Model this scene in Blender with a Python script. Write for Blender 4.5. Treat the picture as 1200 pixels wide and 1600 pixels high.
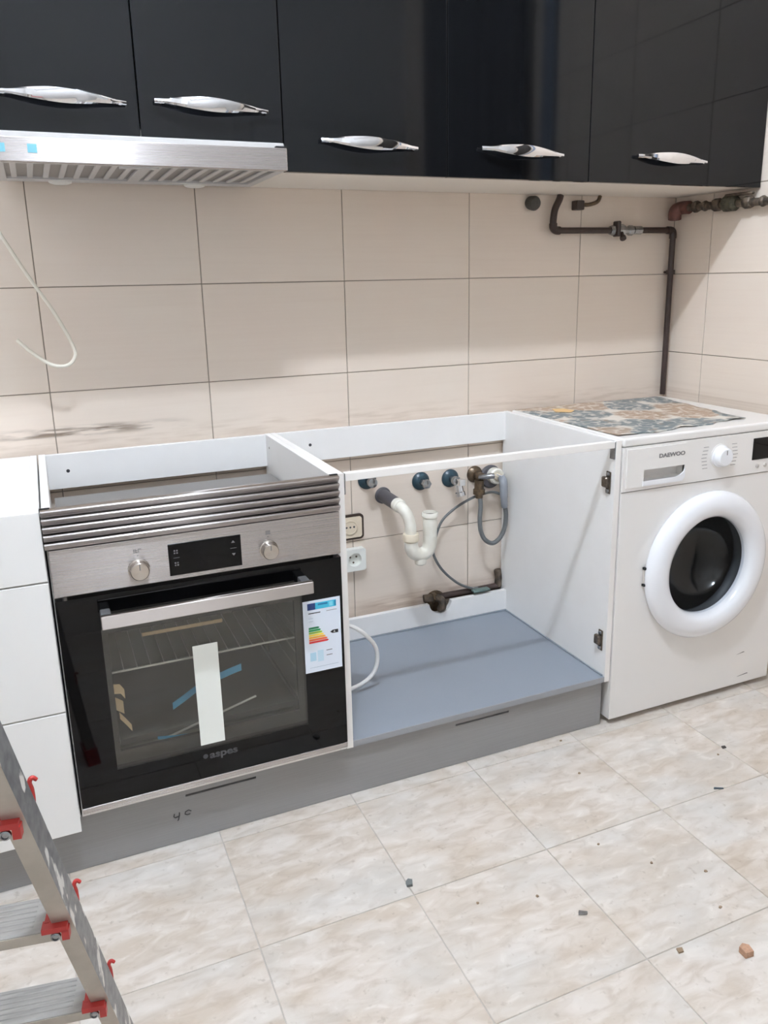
import bpy, bmesh, math, random
from mathutils import Vector, Matrix
random.seed(7)
PI = math.pi
for o in list(bpy.data.objects): bpy.data.objects.remove(o)
scene = bpy.context.scene
COL = scene.collection

# ------------------------------------------------------------ camera
cam = bpy.data.cameras.new('camera'); camo = bpy.data.objects.new('camera', cam); COL.objects.link(camo)
CR, CU, CF = Vector((.91658, -.39937, -.01964)), Vector((.11853, .22447, .96725)), Vector((.38188, .88889, -.25308))
m = Matrix((CR, CU, -CF)).transposed().to_4x4(); m.translation = Vector((-.56972, -2.18955, 1.23087))
camo.matrix_world = m
cam.sensor_fit = 'HORIZONTAL'; cam.sensor_width = 36; cam.lens = 1255.51 / 1200 * 36
cam.shift_x = -9.94 / 1200; cam.shift_y = -36.43 / 1200
cam.clip_start = .02
scene.camera = camo

# ------------------------------------------------------------ world, light, exposure
world = bpy.data.worlds.new('world'); scene.world = world; world.use_nodes = True
world.node_tree.nodes['Background'].inputs[0].default_value = (0, 0, 0, 1)
world.node_tree.nodes['Background'].inputs[1].default_value = 0
LAMP = Vector((-.30, -1.42, 2.95)); LAMP_STRENGTH = 420
scene.view_settings.view_transform = 'Standard'; scene.view_settings.look = 'None'
scene.view_settings.gamma = 1; scene.view_settings.use_curve_mapping = False
scene.view_settings.exposure = 1.18
scene.cycles.max_bounces = 16; scene.cycles.diffuse_bounces = 10; scene.cycles.transparent_max_bounces = 16; scene.cycles.sample_clamp_indirect = 8

# ------------------------------------------------------------ materials
def lin(c):
    r = []
    for v in c[:3]:
        v = v / 255; r.append(v / 12.92 if v <= .04045 else ((v + .055) / 1.055) ** 2.4)
    return (*r, 1)
MATS = {}
def mat(name, rgb, rough=.5, metal=0, spec=.5, noise=0, nscale=30, bump=0, bscale=200, stretch=(1, 1, 1), rgb2=None, coat=0, rvar=0, objrand=0, emit=0):
    if name in MATS: return MATS[name]
    M = bpy.data.materials.new(name); M.use_nodes = True; nt = M.node_tree; N = nt.nodes; L = nt.links
    b = N['Principled BSDF']
    b.inputs['Base Color'].default_value = lin(rgb); b.inputs['Roughness'].default_value = rough
    b.inputs['Metallic'].default_value = metal; b.inputs['Specular IOR Level'].default_value = spec
    b.inputs['Coat Weight'].default_value = coat; b.inputs['Coat Roughness'].default_value = .04
    if emit:
        b.inputs['Emission Color'].default_value = lin(rgb); b.inputs['Emission Strength'].default_value = emit
    if noise or bump or rvar:
        tc = N.new('ShaderNodeTexCoord'); mp = N.new('ShaderNodeMapping'); mp.inputs['Scale'].default_value = stretch
        L.new(tc.outputs['Object'], mp.inputs['Vector'])
        vec = mp.outputs['Vector']
        if objrand:
            oi = N.new('ShaderNodeObjectInfo'); mu = N.new('ShaderNodeMath'); mu.operation = 'MULTIPLY'; mu.inputs[1].default_value = 40
            L.new(oi.outputs['Random'], mu.inputs[0]); ad = N.new('ShaderNodeVectorMath'); ad.operation = 'ADD'
            L.new(vec, ad.inputs[0]); L.new(mu.outputs[0], ad.inputs[1]); vec = ad.outputs[0]
        nz = N.new('ShaderNodeTexNoise'); nz.inputs['Scale'].default_value = nscale; nz.inputs['Detail'].default_value = 5
        L.new(vec, nz.inputs['Vector'])
        if noise:
            cr = N.new('ShaderNodeMix'); cr.data_type = 'RGBA'
            mr = N.new('ShaderNodeMapRange'); mr.inputs[1].default_value = .5 - .25 / max(noise, .01) * .5; mr.inputs[2].default_value = .5 + .25 / max(noise, .01) * .5
            mr.inputs[3].default_value = 0; mr.inputs[4].default_value = 1
            mr.inputs[1].default_value = .35; mr.inputs[2].default_value = .65
            mr.inputs[4].default_value = noise
            L.new(nz.outputs['Fac'], mr.inputs[0]); L.new(mr.outputs[0], cr.inputs['Factor'])
            cr.inputs[6].default_value = lin(rgb); cr.inputs[7].default_value = lin(rgb2 or tuple(v * .8 for v in rgb))
            L.new(cr.outputs[2], b.inputs['Base Color'])
        if rvar:
            m2 = N.new('ShaderNodeMapRange'); m2.inputs[1].default_value = .3; m2.inputs[2].default_value = .7
            m2.inputs[3].default_value = max(rough - rvar, .02); m2.inputs[4].default_value = rough + rvar
            L.new(nz.outputs['Fac'], m2.inputs[0]); L.new(m2.outputs[0], b.inputs['Roughness'])
        if bump:
            n2 = N.new('ShaderNodeTexNoise'); n2.inputs['Scale'].default_value = bscale; n2.inputs['Detail'].default_value = 3
            L.new(vec, n2.inputs['Vector']); bp = N.new('ShaderNodeBump'); bp.inputs['Strength'].default_value = bump; bp.inputs['Distance'].default_value = .002
            L.new(n2.outputs['Fac'], bp.inputs['Height']); L.new(bp.outputs[0], b.inputs['Normal'])
    MATS[name] = M; return M
def brushed(name, rgb, rough=.28, axis='Z', aniso=.75, rot=.25):
    M = mat(name, rgb, rough, 1); nt = M.node_tree; N = nt.nodes; L = nt.links; b = N['Principled BSDF']
    t = N.new('ShaderNodeTangent'); t.direction_type = 'RADIAL'; t.axis = axis
    L.new(t.outputs[0], b.inputs['Tangent']); b.inputs['Anisotropic'].default_value = aniso; b.inputs['Anisotropic Rotation'].default_value = rot
    tc = N.new('ShaderNodeTexCoord'); mp = N.new('ShaderNodeMapping'); mp.inputs['Scale'].default_value = (3, 60, 2600)
    L.new(tc.outputs['Object'], mp.inputs[0]); nz = N.new('ShaderNodeTexNoise'); nz.inputs['Scale'].default_value = 1; nz.inputs['Detail'].default_value = 2
    L.new(mp.outputs[0], nz.inputs['Vector']); mr = N.new('ShaderNodeMapRange'); mr.inputs[1].default_value = .3; mr.inputs[2].default_value = .7
    mr.inputs[3].default_value = rough * .94; mr.inputs[4].default_value = rough * 1.06
    L.new(nz.outputs['Fac'], mr.inputs[0]); L.new(mr.outputs[0], b.inputs['Roughness'])
    return M

WHITE = mat('white_laminate', (236, 235, 233), .42, noise=.25, nscale=14, rgb2=(228, 226, 223))
WHITE_EDGE = mat('white_edge_band', (238, 234, 229), .5)
DRAWER_W = mat('drawer_front_white', (240, 239, 236), .35)
GREY_SHELF = mat('blue_grey_laminate', (137, 144, 153), .45, noise=.3, nscale=400, rgb2=(129, 136, 145))
GREY_EDGE = mat('grey_edge_band', (150, 152, 155), .45)
GASKET = mat('grey_gasket', (92, 100, 113), .6)
PLINTH = mat('plinth_grey_foil', (146, 145, 144), .38, 0, .6, noise=.35, nscale=220, stretch=(.03, 1, 1.4), rgb2=(134, 132, 131))
ANTHRACITE = mat('anthracite_gloss', (13, 14, 16), .06, 0, .30, noise=.4, nscale=500, rgb2=(16, 17, 19))
CARCASS = mat('upper_carcass_beige', (224, 216, 206), .5)
CHROME = mat('chrome', (226, 226, 228), .06, 1)
DULL_CHROME = mat('dull_chrome', (170, 172, 175), .22, 1, noise=.5, nscale=60, rgb2=(120, 120, 122))
STEEL = brushed('brushed_steel', (186, 180, 177), .27, aniso=1.0)
STEEL_V = brushed('brushed_steel_slat', (186, 180, 177), .45, aniso=.9)
STEEL_KNOB = brushed('turned_steel', (205, 198, 190), .24, 'Y', .8)
BLACKG = mat('black_glass', (5, 5, 6), .04, 0, .25)
BLACK = mat('black_plastic', (14, 14, 15), .45)
ENAMEL = mat('oven_enamel', (120, 120, 112), .38, noise=.3, nscale=500, rgb2=(130, 130, 122))
WIRE = mat('rack_wire', (214, 213, 208), .25, .35)
TAPE = mat('blue_tape', (50, 140, 185), .35)
TAN = mat('tan_tape', (196, 172, 138), .5)
PAPER = mat('white_paper', (240, 243, 236), .6)
LABELP = mat('label_paper', (226, 234, 245), .4)
APPL = mat('appliance_white', (233, 230, 226), .25, 0, .5)
APPL_RING = mat('appliance_ring_white', (236, 237, 240), .2)
APPL_GREY = mat('appliance_pocket_grey', (196, 190, 184), .4)
HOLE_GREY = mat('hole_shade_grey', (120, 116, 112), .6)
PRINT = mat('grey_print', (120, 118, 118), .6)
PRINT_L = mat('light_print', (190, 190, 190), .6)
PVC_W = mat('pvc_white', (232, 230, 220), .35, noise=.5, nscale=25, rgb2=(205, 198, 182))
PVC_CREAM = mat('pvc_cream', (218, 207, 186), .45)
PVC_G = mat('pvc_grey', (84, 82, 86), .5)
HOSE_G = mat('hose_grey', (104, 106, 106), .5, bump=.4, bscale=300)
HOSE_P = mat('hose_pale_grey', (138, 142, 148), .5)
TEAL = mat('teal_dark_paint', (38, 66, 78), .35, noise=.7, nscale=60, rgb2=(22, 36, 44))
BRASS = mat('dirty_brass', (120, 102, 82), .4, .8, noise=.7, nscale=80, rgb2=(70, 62, 55))
PIPE_BR = mat('painted_pipe_brown', (62, 47, 42), .35, noise=.6, nscale=40, rgb2=(44, 34, 31))
PIPE_CORR = mat('corroded_pipe', (112, 98, 84), .6, .3, noise=1, nscale=45, rgb2=(48, 42, 36), bump=.6, bscale=150)
RUST = mat('rust_red', (112, 70, 62), .7, noise=.8, nscale=70, rgb2=(80, 56, 48))
SOCK_W = mat('socket_white', (231, 232, 226), .35)
SOCK_C = mat('socket_cream', (222, 208, 186), .4)
SOCK_B = mat('socket_brown', (58, 44, 36), .4)
CABLE_W = mat('cable_white', (228, 227, 224), .4)
CABLE_C = mat('cable_cream', (226, 220, 206), .45)
RED = mat('red_plastic', (178, 52, 48), .4)
GROUT = mat('grout', (150, 140, 128), .85)
FGROUT = mat('floor_grout', (190, 183, 174), .8)
PAINT = mat('wall_paint', (208, 207, 205), .6, noise=.3, nscale=5, rgb2=(202, 201, 199))
CEIL = mat('ceiling_paint', (248, 248, 248), .7)
ADDED_CURT = mat('added_curtain_dark', (38, 32, 28), .8)
BLUEP = mat('added_trim_blue_grey', (112, 128, 150), .5)
DOORW = mat('door_paint', (205, 205, 203), .4)
WOOD = mat('brown_wood', (98, 72, 58), .5)
CYAN = mat('cyan_film', (120, 182, 196), .4)
BRONZE = mat('hinge_metal', (128, 118, 108), .35, .9, noise=.8, nscale=120, rgb2=(78, 70, 62))
FILTER = mat('hood_filter', (150, 147, 144), .4, .7)
HOODGREY = mat('hood_frame_grey', (196, 194, 192), .4, .3)
MARK_SHADE = mat('marks_and_hole_shade', (48, 48, 52), .6)  # ink and scratches, and the painted shade of small holes

def tile_mat():
    M = bpy.data.materials.new('wall_tile_glaze'); M.use_nodes = True; nt = M.node_tree; N = nt.nodes; L = nt.links; b = N['Principled BSDF']
    b.inputs['Roughness'].default_value = .32
    tc = N.new('ShaderNodeTexCoord'); oi = N.new('ShaderNodeObjectInfo'); ge = N.new('ShaderNodeNewGeometry')
    mp = N.new('ShaderNodeMapping'); mp.inputs['Scale'].default_value = (3, 3, 110); L.new(tc.outputs['Object'], mp.inputs[0])
    nz = N.new('ShaderNodeTexNoise'); nz.inputs['Scale'].default_value = 1; nz.inputs['Detail'].default_value = 3; L.new(mp.outputs[0], nz.inputs['Vector'])
    n0 = N.new('ShaderNodeTexNoise'); n0.inputs['Scale'].default_value = 3.2; n0.inputs['Detail'].default_value = 3; L.new(ge.outputs['Position'], n0.inputs['Vector'])
    def mix(f, a, c):
        x = N.new('ShaderNodeMix'); x.data_type = 'RGBA'
        if isinstance(f, float): x.inputs['Factor'].default_value = f
        else: L.new(f, x.inputs['Factor'])
        for s, v in ((6, a), (7, c)):
            if isinstance(v, tuple): x.inputs[s].default_value = lin(v)
            else: L.new(v, x.inputs[s])
        return x.outputs[2]
    def rng(src, a, c, lo=0., hi=1.):
        r = N.new('ShaderNodeMapRange'); r.inputs[1].default_value = a; r.inputs[2].default_value = c; r.inputs[3].default_value = lo; r.inputs[4].default_value = hi
        L.new(src, r.inputs[0]); return r.outputs[0]
    def mul(a, c):
        r = N.new('ShaderNodeMath'); r.operation = 'MULTIPLY'; L.new(a, r.inputs[0])
        if isinstance(c, float): r.inputs[1].default_value = c
        else: L.new(c, r.inputs[1])
        return r.outputs[0]
    col = mix(rng(nz.outputs['Fac'], .3, .7, 0, .5), (226, 213, 199), (219, 204, 189))
    col = mix(rng(n0.outputs['Fac'], .4, .7, 0, .35), col, (225, 205, 191))
    col = mix(mul(oi.outputs['Random'], .35), col, (221, 209, 195))
    # smears of dirt along the old worktop line
    sx = N.new('ShaderNodeSeparateXYZ'); L.new(ge.outputs['Position'], sx.inputs[0])
    ms = N.new('ShaderNodeMapping'); ms.inputs['Scale'].default_value = (9, 1, 90); L.new(ge.outputs['Position'], ms.inputs[0])
    n3 = N.new('ShaderNodeTexNoise'); n3.inputs['Scale'].default_value = 1; n3.inputs['Detail'].default_value = 4; L.new(ms.outputs[0], n3.inputs['Vector'])
    z = sx.outputs['Z']; xx = sx.outputs['X']
    band = mul(rng(z, .851, .861), rng(z, .885, .872))
    side = mul(rng(xx, -.20, -.42), rng(xx, -.75, -.60))
    f = mul(mul(mul(band, side), rng(n3.outputs['Fac'], .42, .58)), .8)
    col = mix(f, col, (104, 84, 66))
    # thin dirt line low down behind the sink unit and along the worktop line
    b2 = mul(mul(rng(z, .205, .225), rng(z, .275, .23)), mul(rng(xx, .2, .34), rng(n3.outputs['Fac'], .35, .65)))
    col = mix(mul(b2, .6), col, (142, 104, 74))
    b3 = mul(mul(rng(z, .80, .835), rng(z, .875, .84)), rng(n3.outputs['Fac'], .45, .7))
    col = mix(mul(b3, .35), col, (165, 140, 115))
    L.new(col, b.inputs['Base Color'])
    bp = N.new('ShaderNodeBump'); bp.inputs['Strength'].default_value = .08; bp.inputs['Distance'].default_value = .001
    L.new(nz.outputs['Fac'], bp.inputs['Height']); L.new(bp.outputs[0], b.inputs['Normal'])
    return M
TILE = tile_mat()
def floor_mat():
    M = bpy.data.materials.new('floor_tile_stone'); M.use_nodes = True; nt = M.node_tree; N = nt.nodes; L = nt.links; b = N['Principled BSDF']
    tc = N.new('ShaderNodeTexCoord'); oi = N.new('ShaderNodeObjectInfo')
    mu = N.new('ShaderNodeMath'); mu.operation = 'MULTIPLY'; mu.inputs[1].default_value = 53; L.new(oi.outputs['Random'], mu.inputs[0])
    ad = N.new('ShaderNodeVectorMath'); ad.operation = 'ADD'; L.new(tc.outputs['Object'], ad.inputs[0]); L.new(mu.outputs[0], ad.inputs[1])
    def noise(sc, scale, det, dist=0.):
        mp = N.new('ShaderNodeMapping'); mp.inputs['Scale'].default_value = sc; mp.inputs['Rotation'].default_value = (0, 0, .12); L.new(ad.outputs[0], mp.inputs[0])
        n = N.new('ShaderNodeTexNoise'); n.inputs['Scale'].default_value = scale; n.inputs['Detail'].default_value = det; n.inputs['Distortion'].default_value = dist
        L.new(mp.outputs[0], n.inputs['Vector']); return n.outputs['Fac']
    def rng(src, a, c, lo, hi):
        r = N.new('ShaderNodeMapRange'); r.inputs[1].default_value = a; r.inputs[2].default_value = c; r.inputs[3].default_value = lo; r.inputs[4].default_value = hi
        L.new(src, r.inputs[0]); return r.outputs[0]
    def mix(f, a, c):
        x = N.new('ShaderNodeMix'); x.data_type = 'RGBA'; L.new(f, x.inputs['Factor'])
        for s, v in ((6, a), (7, c)):
            if isinstance(v, tuple): x.inputs[s].default_value = lin(v)
            else: L.new(v, x.inputs[s])
        return x.outputs[2]
    a = noise((1, 2.6, 1), 6.5, 6, .6); bb = noise((1, 2.2, 1), 17, 6, .8); c = noise((1, 1.6, 1), 4, 3); d = noise((1, 1, 1), 70, 4)
    col = mix(rng(a, .38, .64, 0, 1), (216, 207, 197), (200, 187, 172))
    col = mix(rng(bb, .48, .72, 0, .55), col, (172, 154, 134))
    col = mix(rng(c, .45, .7, 0, .6), col, (205, 203, 198))
    col = mix(rng(bb, .28, .42, .5, 0), col, (232, 226, 218))
    col = mix(rng(d, .62, .78, 0, .45), col, (146, 130, 112))
    L.new(col, b.inputs['Base Color']); b.inputs['Roughness'].default_value = .38
    L.new(rng(bb, .3, .7, .30, .46), b.inputs['Roughness'])
    bp = N.new('ShaderNodeBump'); bp.inputs['Strength'].default_value = .10; bp.inputs['Distance'].default_value = .002
    L.new(bb, bp.inputs['Height']); L.new(bp.outputs[0], b.inputs['Normal'])
    return M
FLOOR = floor_mat()
def pane_mat(name, tint, refl, rough=.02, ior=1.5, gcol=1.):
    M = bpy.data.materials.new(name); M.use_nodes = True; nt = M.node_tree; N = nt.nodes; L = nt.links
    N.remove(N['Principled BSDF']); out = N['Material Output']
    t = N.new('ShaderNodeBsdfTransparent'); t.inputs[0].default_value = tint; g = N.new('ShaderNodeBsdfGlossy'); g.inputs['Roughness'].default_value = rough; g.inputs['Color'].default_value = (gcol, gcol, gcol, 1)
    fr = N.new('ShaderNodeFresnel'); ge = N.new('ShaderNodeNewGeometry'); mi = N.new('ShaderNodeMapRange'); mi.inputs[3].default_value = ior; mi.inputs[4].default_value = 1 / ior; L.new(ge.outputs['Backfacing'], mi.inputs[0]); L.new(mi.outputs[0], fr.inputs[0]); ad = N.new('ShaderNodeMath'); ad.inputs[1].default_value = refl; L.new(fr.outputs[0], ad.inputs[0])
    mx = N.new('ShaderNodeMixShader'); L.new(ad.outputs[0], mx.inputs[0]); L.new(t.outputs[0], mx.inputs[1]); L.new(g.outputs[0], mx.inputs[2]); L.new(mx.outputs[0], out.inputs[0])
    return M
PANE = pane_mat('oven_window_glass', (.92, .92, .89, 1), .022, .03, 1.38)
BOWL = pane_mat('washer_bowl_glass', (.86, .88, .90, 1), .0, .03, 1.4)
def cloth_mat():
    M = bpy.data.materials.new('patterned_oilcloth'); M.use_nodes = True; nt = M.node_tree; N = nt.nodes; L = nt.links; b = N['Principled BSDF']
    b.inputs['Roughness'].default_value = .45
    tc = N.new('ShaderNodeTexCoord'); mp = N.new('ShaderNodeMapping'); mp.inputs['Rotation'].default_value = (0, 0, .5); L.new(tc.outputs['Object'], mp.inputs[0])
    nw = N.new('ShaderNodeTexNoise'); nw.inputs['Scale'].default_value = 22; nw.inputs['Detail'].default_value = 3; L.new(mp.outputs[0], nw.inputs['Vector'])
    wm = N.new('ShaderNodeVectorMath'); wm.operation = 'MULTIPLY_ADD'; wm.inputs[1].default_value = (.05, .05, .05); L.new(nw.outputs['Color'], wm.inputs[0]); L.new(mp.outputs[0], wm.inputs[2])
    v = N.new('ShaderNodeTexVoronoi'); v.inputs['Scale'].default_value = 6.6; v.inputs['Randomness'].default_value = .25; L.new(wm.outputs[0], v.inputs['Vector'])
    v2 = N.new('ShaderNodeTexVoronoi'); v2.inputs['Scale'].default_value = 48; L.new(wm.outputs[0], v2.inputs['Vector'])
    def rng(src, a, c, lo=0., hi=1.):
        r = N.new('ShaderNodeMapRange'); r.inputs[1].default_value = a; r.inputs[2].default_value = c; r.inputs[3].default_value = lo; r.inputs[4].default_value = hi
        L.new(src, r.inputs[0]); return r.outputs[0]
    def mix(f, a, c):
        x = N.new('ShaderNodeMix'); x.data_type = 'RGBA'; L.new(f, x.inputs['Factor'])
        for s, q in ((6, a), (7, c)):
            if isinstance(q, tuple): x.inputs[s].default_value = lin(q)
            else: L.new(q, x.inputs[s])
        return x.outputs[2]
    sp = N.new('ShaderNodeSeparateColor'); L.new(v.outputs['Color'], sp.inputs[0])
    med = mix(rng(sp.outputs[0], .40, .42), (110, 121, 124), (172, 146, 122))
    col = mix(rng(v.outputs['Distance'], .50, .60), med, (218, 211, 200))
    col = mix(rng(v2.outputs['Distance'], .50, .68, 0, .6), col, (222, 216, 206))
    cmb = mix(rng(nw.outputs['Fac'], .60, .68, 0, .7), col, (150, 128, 104))
    L.new(cmb, b.inputs['Base Color'])
    return M
CLOTH = cloth_mat()
def spatter_mat():
    M = mat('spattered_aluminium', (158, 159, 160), .45, .6, noise=.8, nscale=60, rgb2=(124, 125, 127)); nt = M.node_tree; N = nt.nodes; L = nt.links; b = N['Principled BSDF']
    src = b.inputs['Base Color'].links[0].from_socket
    tc = N.new('ShaderNodeTexCoord'); mp = N.new('ShaderNodeMapping'); mp.inputs['Scale'].default_value = (1, 1, .45); L.new(tc.outputs['Object'], mp.inputs[0])
    n = N.new('ShaderNodeTexNoise'); n.inputs['Scale'].default_value = 38; n.inputs['Detail'].default_value = 4; L.new(mp.outputs[0], n.inputs['Vector'])
    r = N.new('ShaderNodeMapRange'); r.inputs[1].default_value = .57; r.inputs[2].default_value = .61; L.new(n.outputs['Fac'], r.inputs[0])
    x = N.new('ShaderNodeMix'); x.data_type = 'RGBA'; L.new(r.outputs[0], x.inputs['Factor']); L.new(src, x.inputs[6]); x.inputs[7].default_value = lin((226, 224, 219)); L.new(x.outputs[2], b.inputs['Base Color'])
    m2 = N.new('ShaderNodeMath'); m2.operation = 'MULTIPLY_ADD'; m2.inputs[1].default_value = -.7; m2.inputs[2].default_value = .7; L.new(r.outputs[0], m2.inputs[0]); L.new(m2.outputs[0], b.inputs['Metallic'])
    return M
ALU = spatter_mat()
ALU_P = mat('pale_aluminium', (190, 184, 174), .45, .5, noise=.5, nscale=30, rgb2=(165, 158, 148))
TREADM = mat('tread_aluminium', (168, 165, 160), .5, .4, noise=.8, nscale=12, stretch=(1, 6, 1), rgb2=(140, 138, 134))

# ------------------------------------------------------------ mesh helpers (all in world coordinates)
class MB:
    def __init__(s): s.bm = bmesh.new()
    def box(s, x0, x1, y0, y1, z0, z1, bev=0, seg=1, M=None):
        t = bmesh.new(); r = bmesh.ops.create_cube(t, size=1)
        for v in t.verts: v.co = Vector(((x0 + x1) / 2 + v.co.x * (x1 - x0), (y0 + y1) / 2 + v.co.y * (y1 - y0), (z0 + z1) / 2 + v.co.z * (z1 - z0)))
        if bev: bmesh.ops.bevel(t, geom=t.edges[:], offset=bev, segments=seg, profile=.5, affect='EDGES')
        s._merge(t, M); return s
    def _merge(s, t, M=None):
        if M is not None: bmesh.ops.transform(t, matrix=M, verts=t.verts[:])
        mp = {v: s.bm.verts.new(v.co) for v in t.verts}
        for f in t.faces:
            try: s.bm.faces.new([mp[v] for v in f.verts])
            except ValueError: pass
        t.free()
    def grid(s, rings, close_u=True, cap=True, close_v=False):
        vs = [[s.bm.verts.new(Vector(p)) for p in r] for r in rings]; n = len(vs[0])
        rows = len(vs)
        for i in range(rows if close_v else rows - 1):
            a, b = vs[i], vs[(i + 1) % rows]
            for j in range(n if close_u else n - 1):
                k = (j + 1) % n
                s.bm.faces.new((a[j], a[k], b[k], b[j]))
        if cap and close_u and not close_v:
            s.bm.faces.new(vs[0][::-1]); s.bm.faces.new(vs[-1])
        return s
    def tube(s, pts, r, n=12, cap=True):
        pts = [Vector(p) for p in pts]; N = len(pts); rs = r if isinstance(r, (list, tuple)) else [r] * N
        tg = [(pts[min(i + 1, N - 1)] - pts[max(i - 1, 0)]).normalized() for i in range(N)]
        up = Vector((0, 0, 1)) if abs(tg[0].z) < .9 else Vector((1, 0, 0)); rings = []
        u = tg[0].cross(up).normalized()
        for i in range(N):
            u = (u - tg[i] * u.dot(tg[i])).normalized(); w = tg[i].cross(u)
            rings.append([pts[i] + (u * math.cos(a) + w * math.sin(a)) * rs[i] for a in [2 * PI * k / n for k in range(n)]])
        return s.grid(rings, cap=cap)
    def lathe(s, prof, c, axis=(0, -1, 0), n=32, cap=True):
        # prof: (distance along axis, radius)
        ax = Vector(axis).normalized(); up = Vector((0, 0, 1)) if abs(ax.z) < .9 else Vector((1, 0, 0))
        u = ax.cross(up).normalized(); w = ax.cross(u); c = Vector(c)
        return s.grid([[c + ax * d + (u * math.cos(a) + w * math.sin(a)) * max(r, 1e-5) for a in [2 * PI * k / n for k in range(n)]] for d, r in prof], cap=cap)
    def prism(s, poly, x0, x1, axis='x'):
        def p(a, b, h): return {'x': (h, a, b), 'y': (a, h, b), 'z': (a, b, h)}[axis]
        a = [s.bm.verts.new(p(*q, x0)) for q in poly]; b = [s.bm.verts.new(p(*q, x1)) for q in poly]; n = len(poly)
        s.bm.faces.new(a[::-1]); s.bm.faces.new(b)
        for i in range(n): s.bm.faces.new((a[i], a[(i + 1) % n], b[(i + 1) % n], b[i]))
        return s
    def bridge_loops(s, outer, inner):
        pass
def catmull(P, k=8):
    P = [Vector(p) for p in P]; Q = [P[0] * 2 - P[1]] + P + [P[-1] * 2 - P[-2]]; out = []
    for i in range(1, len(Q) - 2):
        a, b, c, d = Q[i - 1:i + 3]
        for j in range(k):
            t = j / k; out.append(.5 * ((2 * b) + (c - a) * t + (2 * a - 5 * b + 4 * c - d) * t * t + (3 * b - a - 3 * c + d) * t ** 3))
    out.append(P[-1]); return out
def obj(name, mb, material, parent=None, smooth=None):
    bm = mb.bm if isinstance(mb, MB) else mb
    bmesh.ops.recalc_face_normals(bm, faces=bm.faces[:])
    me = bpy.data.meshes.new(name)
    xs = [v.co for v in bm.verts]
    c = Vector([(min(p[i] for p in xs) + max(p[i] for p in xs)) / 2 for i in range(3)])
    for v in bm.verts: v.co -= c
    bm.to_mesh(me); bm.free(); me.materials.append(material)
    o = bpy.data.objects.new(name, me); COL.objects.link(o); o.location = c
    if smooth is not None:
        for p in me.polygons: p.use_smooth = True
        me.set_sharp_from_angle(angle=math.radians(smooth))
    if parent is not None: attach(o, parent)
    return o
def wloc(o):
    return o.location + wloc_p(o)
def wloc_p(o):
    v = Vector((0, 0, 0)); p = o.parent
    while p: v += p.location; p = p.parent
    return v
def attach(o, parent):
    w = o.location.copy(); v = parent.location + wloc_p(parent); o.parent = parent; o.location = w - v
def thing(name, label, cat, loc, group=None):
    e = bpy.data.objects.new(name, None); COL.objects.link(e); e.location = Vector(loc); e.empty_display_size = .05
    return tag(e, label, cat, group)
def tag(o, label, cat, group=None):
    o['label'] = label; o['category'] = cat
    if group: o['group'] = group
    return o
def struct(o): o['kind'] = 'structure'; return o
def box(name, mtl, parent, x0, x1, y0, y1, z0, z1, bev=.0008, seg=1):
    return obj(name, MB().box(x0, x1, y0, y1, z0, z1, bev, seg), mtl, parent)
def text_mesh(name, body, size, material, parent, origin, xdir=(1, 0, 0), ydir=(0, 0, 1), bold=0, thick=.0003, shear=0):
    cu = bpy.data.curves.new(name, 'FONT'); cu.body = body; cu.size = size; cu.offset = bold; cu.shear = shear; cu.extrude = thick
    t = bpy.data.objects.new(name, cu); COL.objects.link(t)
    dg = bpy.context.evaluated_depsgraph_get(); dg.update()
    me = bpy.data.meshes.new_from_object(t.evaluated_get(dg)); bpy.data.objects.remove(t)
    xd, yd = Vector(xdir), Vector(ydir); zd = xd.cross(yd); O = Vector(origin)
    bm = bmesh.new(); bm.from_mesh(me)
    for v in bm.verts: v.co = O + xd * v.co.x + yd * v.co.y + zd * v.co.z
    return obj(name, bm, material, parent)
def frame_mesh(ox0, ox1, oz0, oz1, ix0, ix1, iz0, iz1, y0, y1):
    m = MB(); O = [(ox0, oz0), (ox1, oz0), (ox1, oz1), (ox0, oz1)]; I = [(ix0, iz0), (ix1, iz0), (ix1, iz1), (ix0, iz1)]
    r = [[(p[0], y, p[1]) for p in L] for L, y in ((O, y0), (I, y0), (I, y1), (O, y1))]
    m.grid(r, close_u=True, cap=False, close_v=True); return m

# ------------------------------------------------------------ room shell
XW, CZ, YB, XL = 1.415, 3.05, -3.05, -1.5
floor = struct(obj('floor', MB().box(XL - .1, 1.8, YB - .1, .1, -.06, -.002), FGROUT))
wall_back = struct(obj('wall_back', MB().box(XL - .1, 1.8, .0025, .12, -.06, CZ), GROUT))
struct(obj('ceiling', MB().box(XL - .1, 1.8, YB - .1, .12, CZ, CZ + .1), CEIL))
struct(obj('wall_left', MB().box(XL - .1, XL, YB - .1, .12, 0, CZ), PAINT))
wall_front = struct(obj('wall_front', MB().box(XL - .1, 1.8, YB - .1, YB, 0, CZ), PAINT))
FX, FW, FY, FH = .0085, .3246, -.9239, .3266
TX, TW, TZ, TH = .2433, .3986, 1.2264, .2566
def tiles(u0, u1, v0, v1, ou, pu, ov, pv, gap):
    i0 = math.floor((u0 - ou) / pu); j0 = math.floor((v0 - ov) / pv); i = i0
    while ou + i * pu < u1:
        j = j0
        while ov + j * pv < v1:
            a, b, c, d = max(u0, ou + i * pu + gap / 2), min(u1, ou + (i + 1) * pu - gap / 2), max(v0, ov + j * pv + gap / 2), min(v1, ov + (j + 1) * pv - gap / 2)
            if b - a > .01 and d - c > .01: yield a, b, c, d
            j += 1
        i += 1
for a, b, c, d in tiles(XL, 1.47, YB, 0, FX, FW, FY, FH, .0022):
    dz = random.uniform(-.0003, .0003)
    obj('floor_tile', MB().box(a, b, c, d, -.01, dz, .0008), FLOOR, floor)
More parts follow.
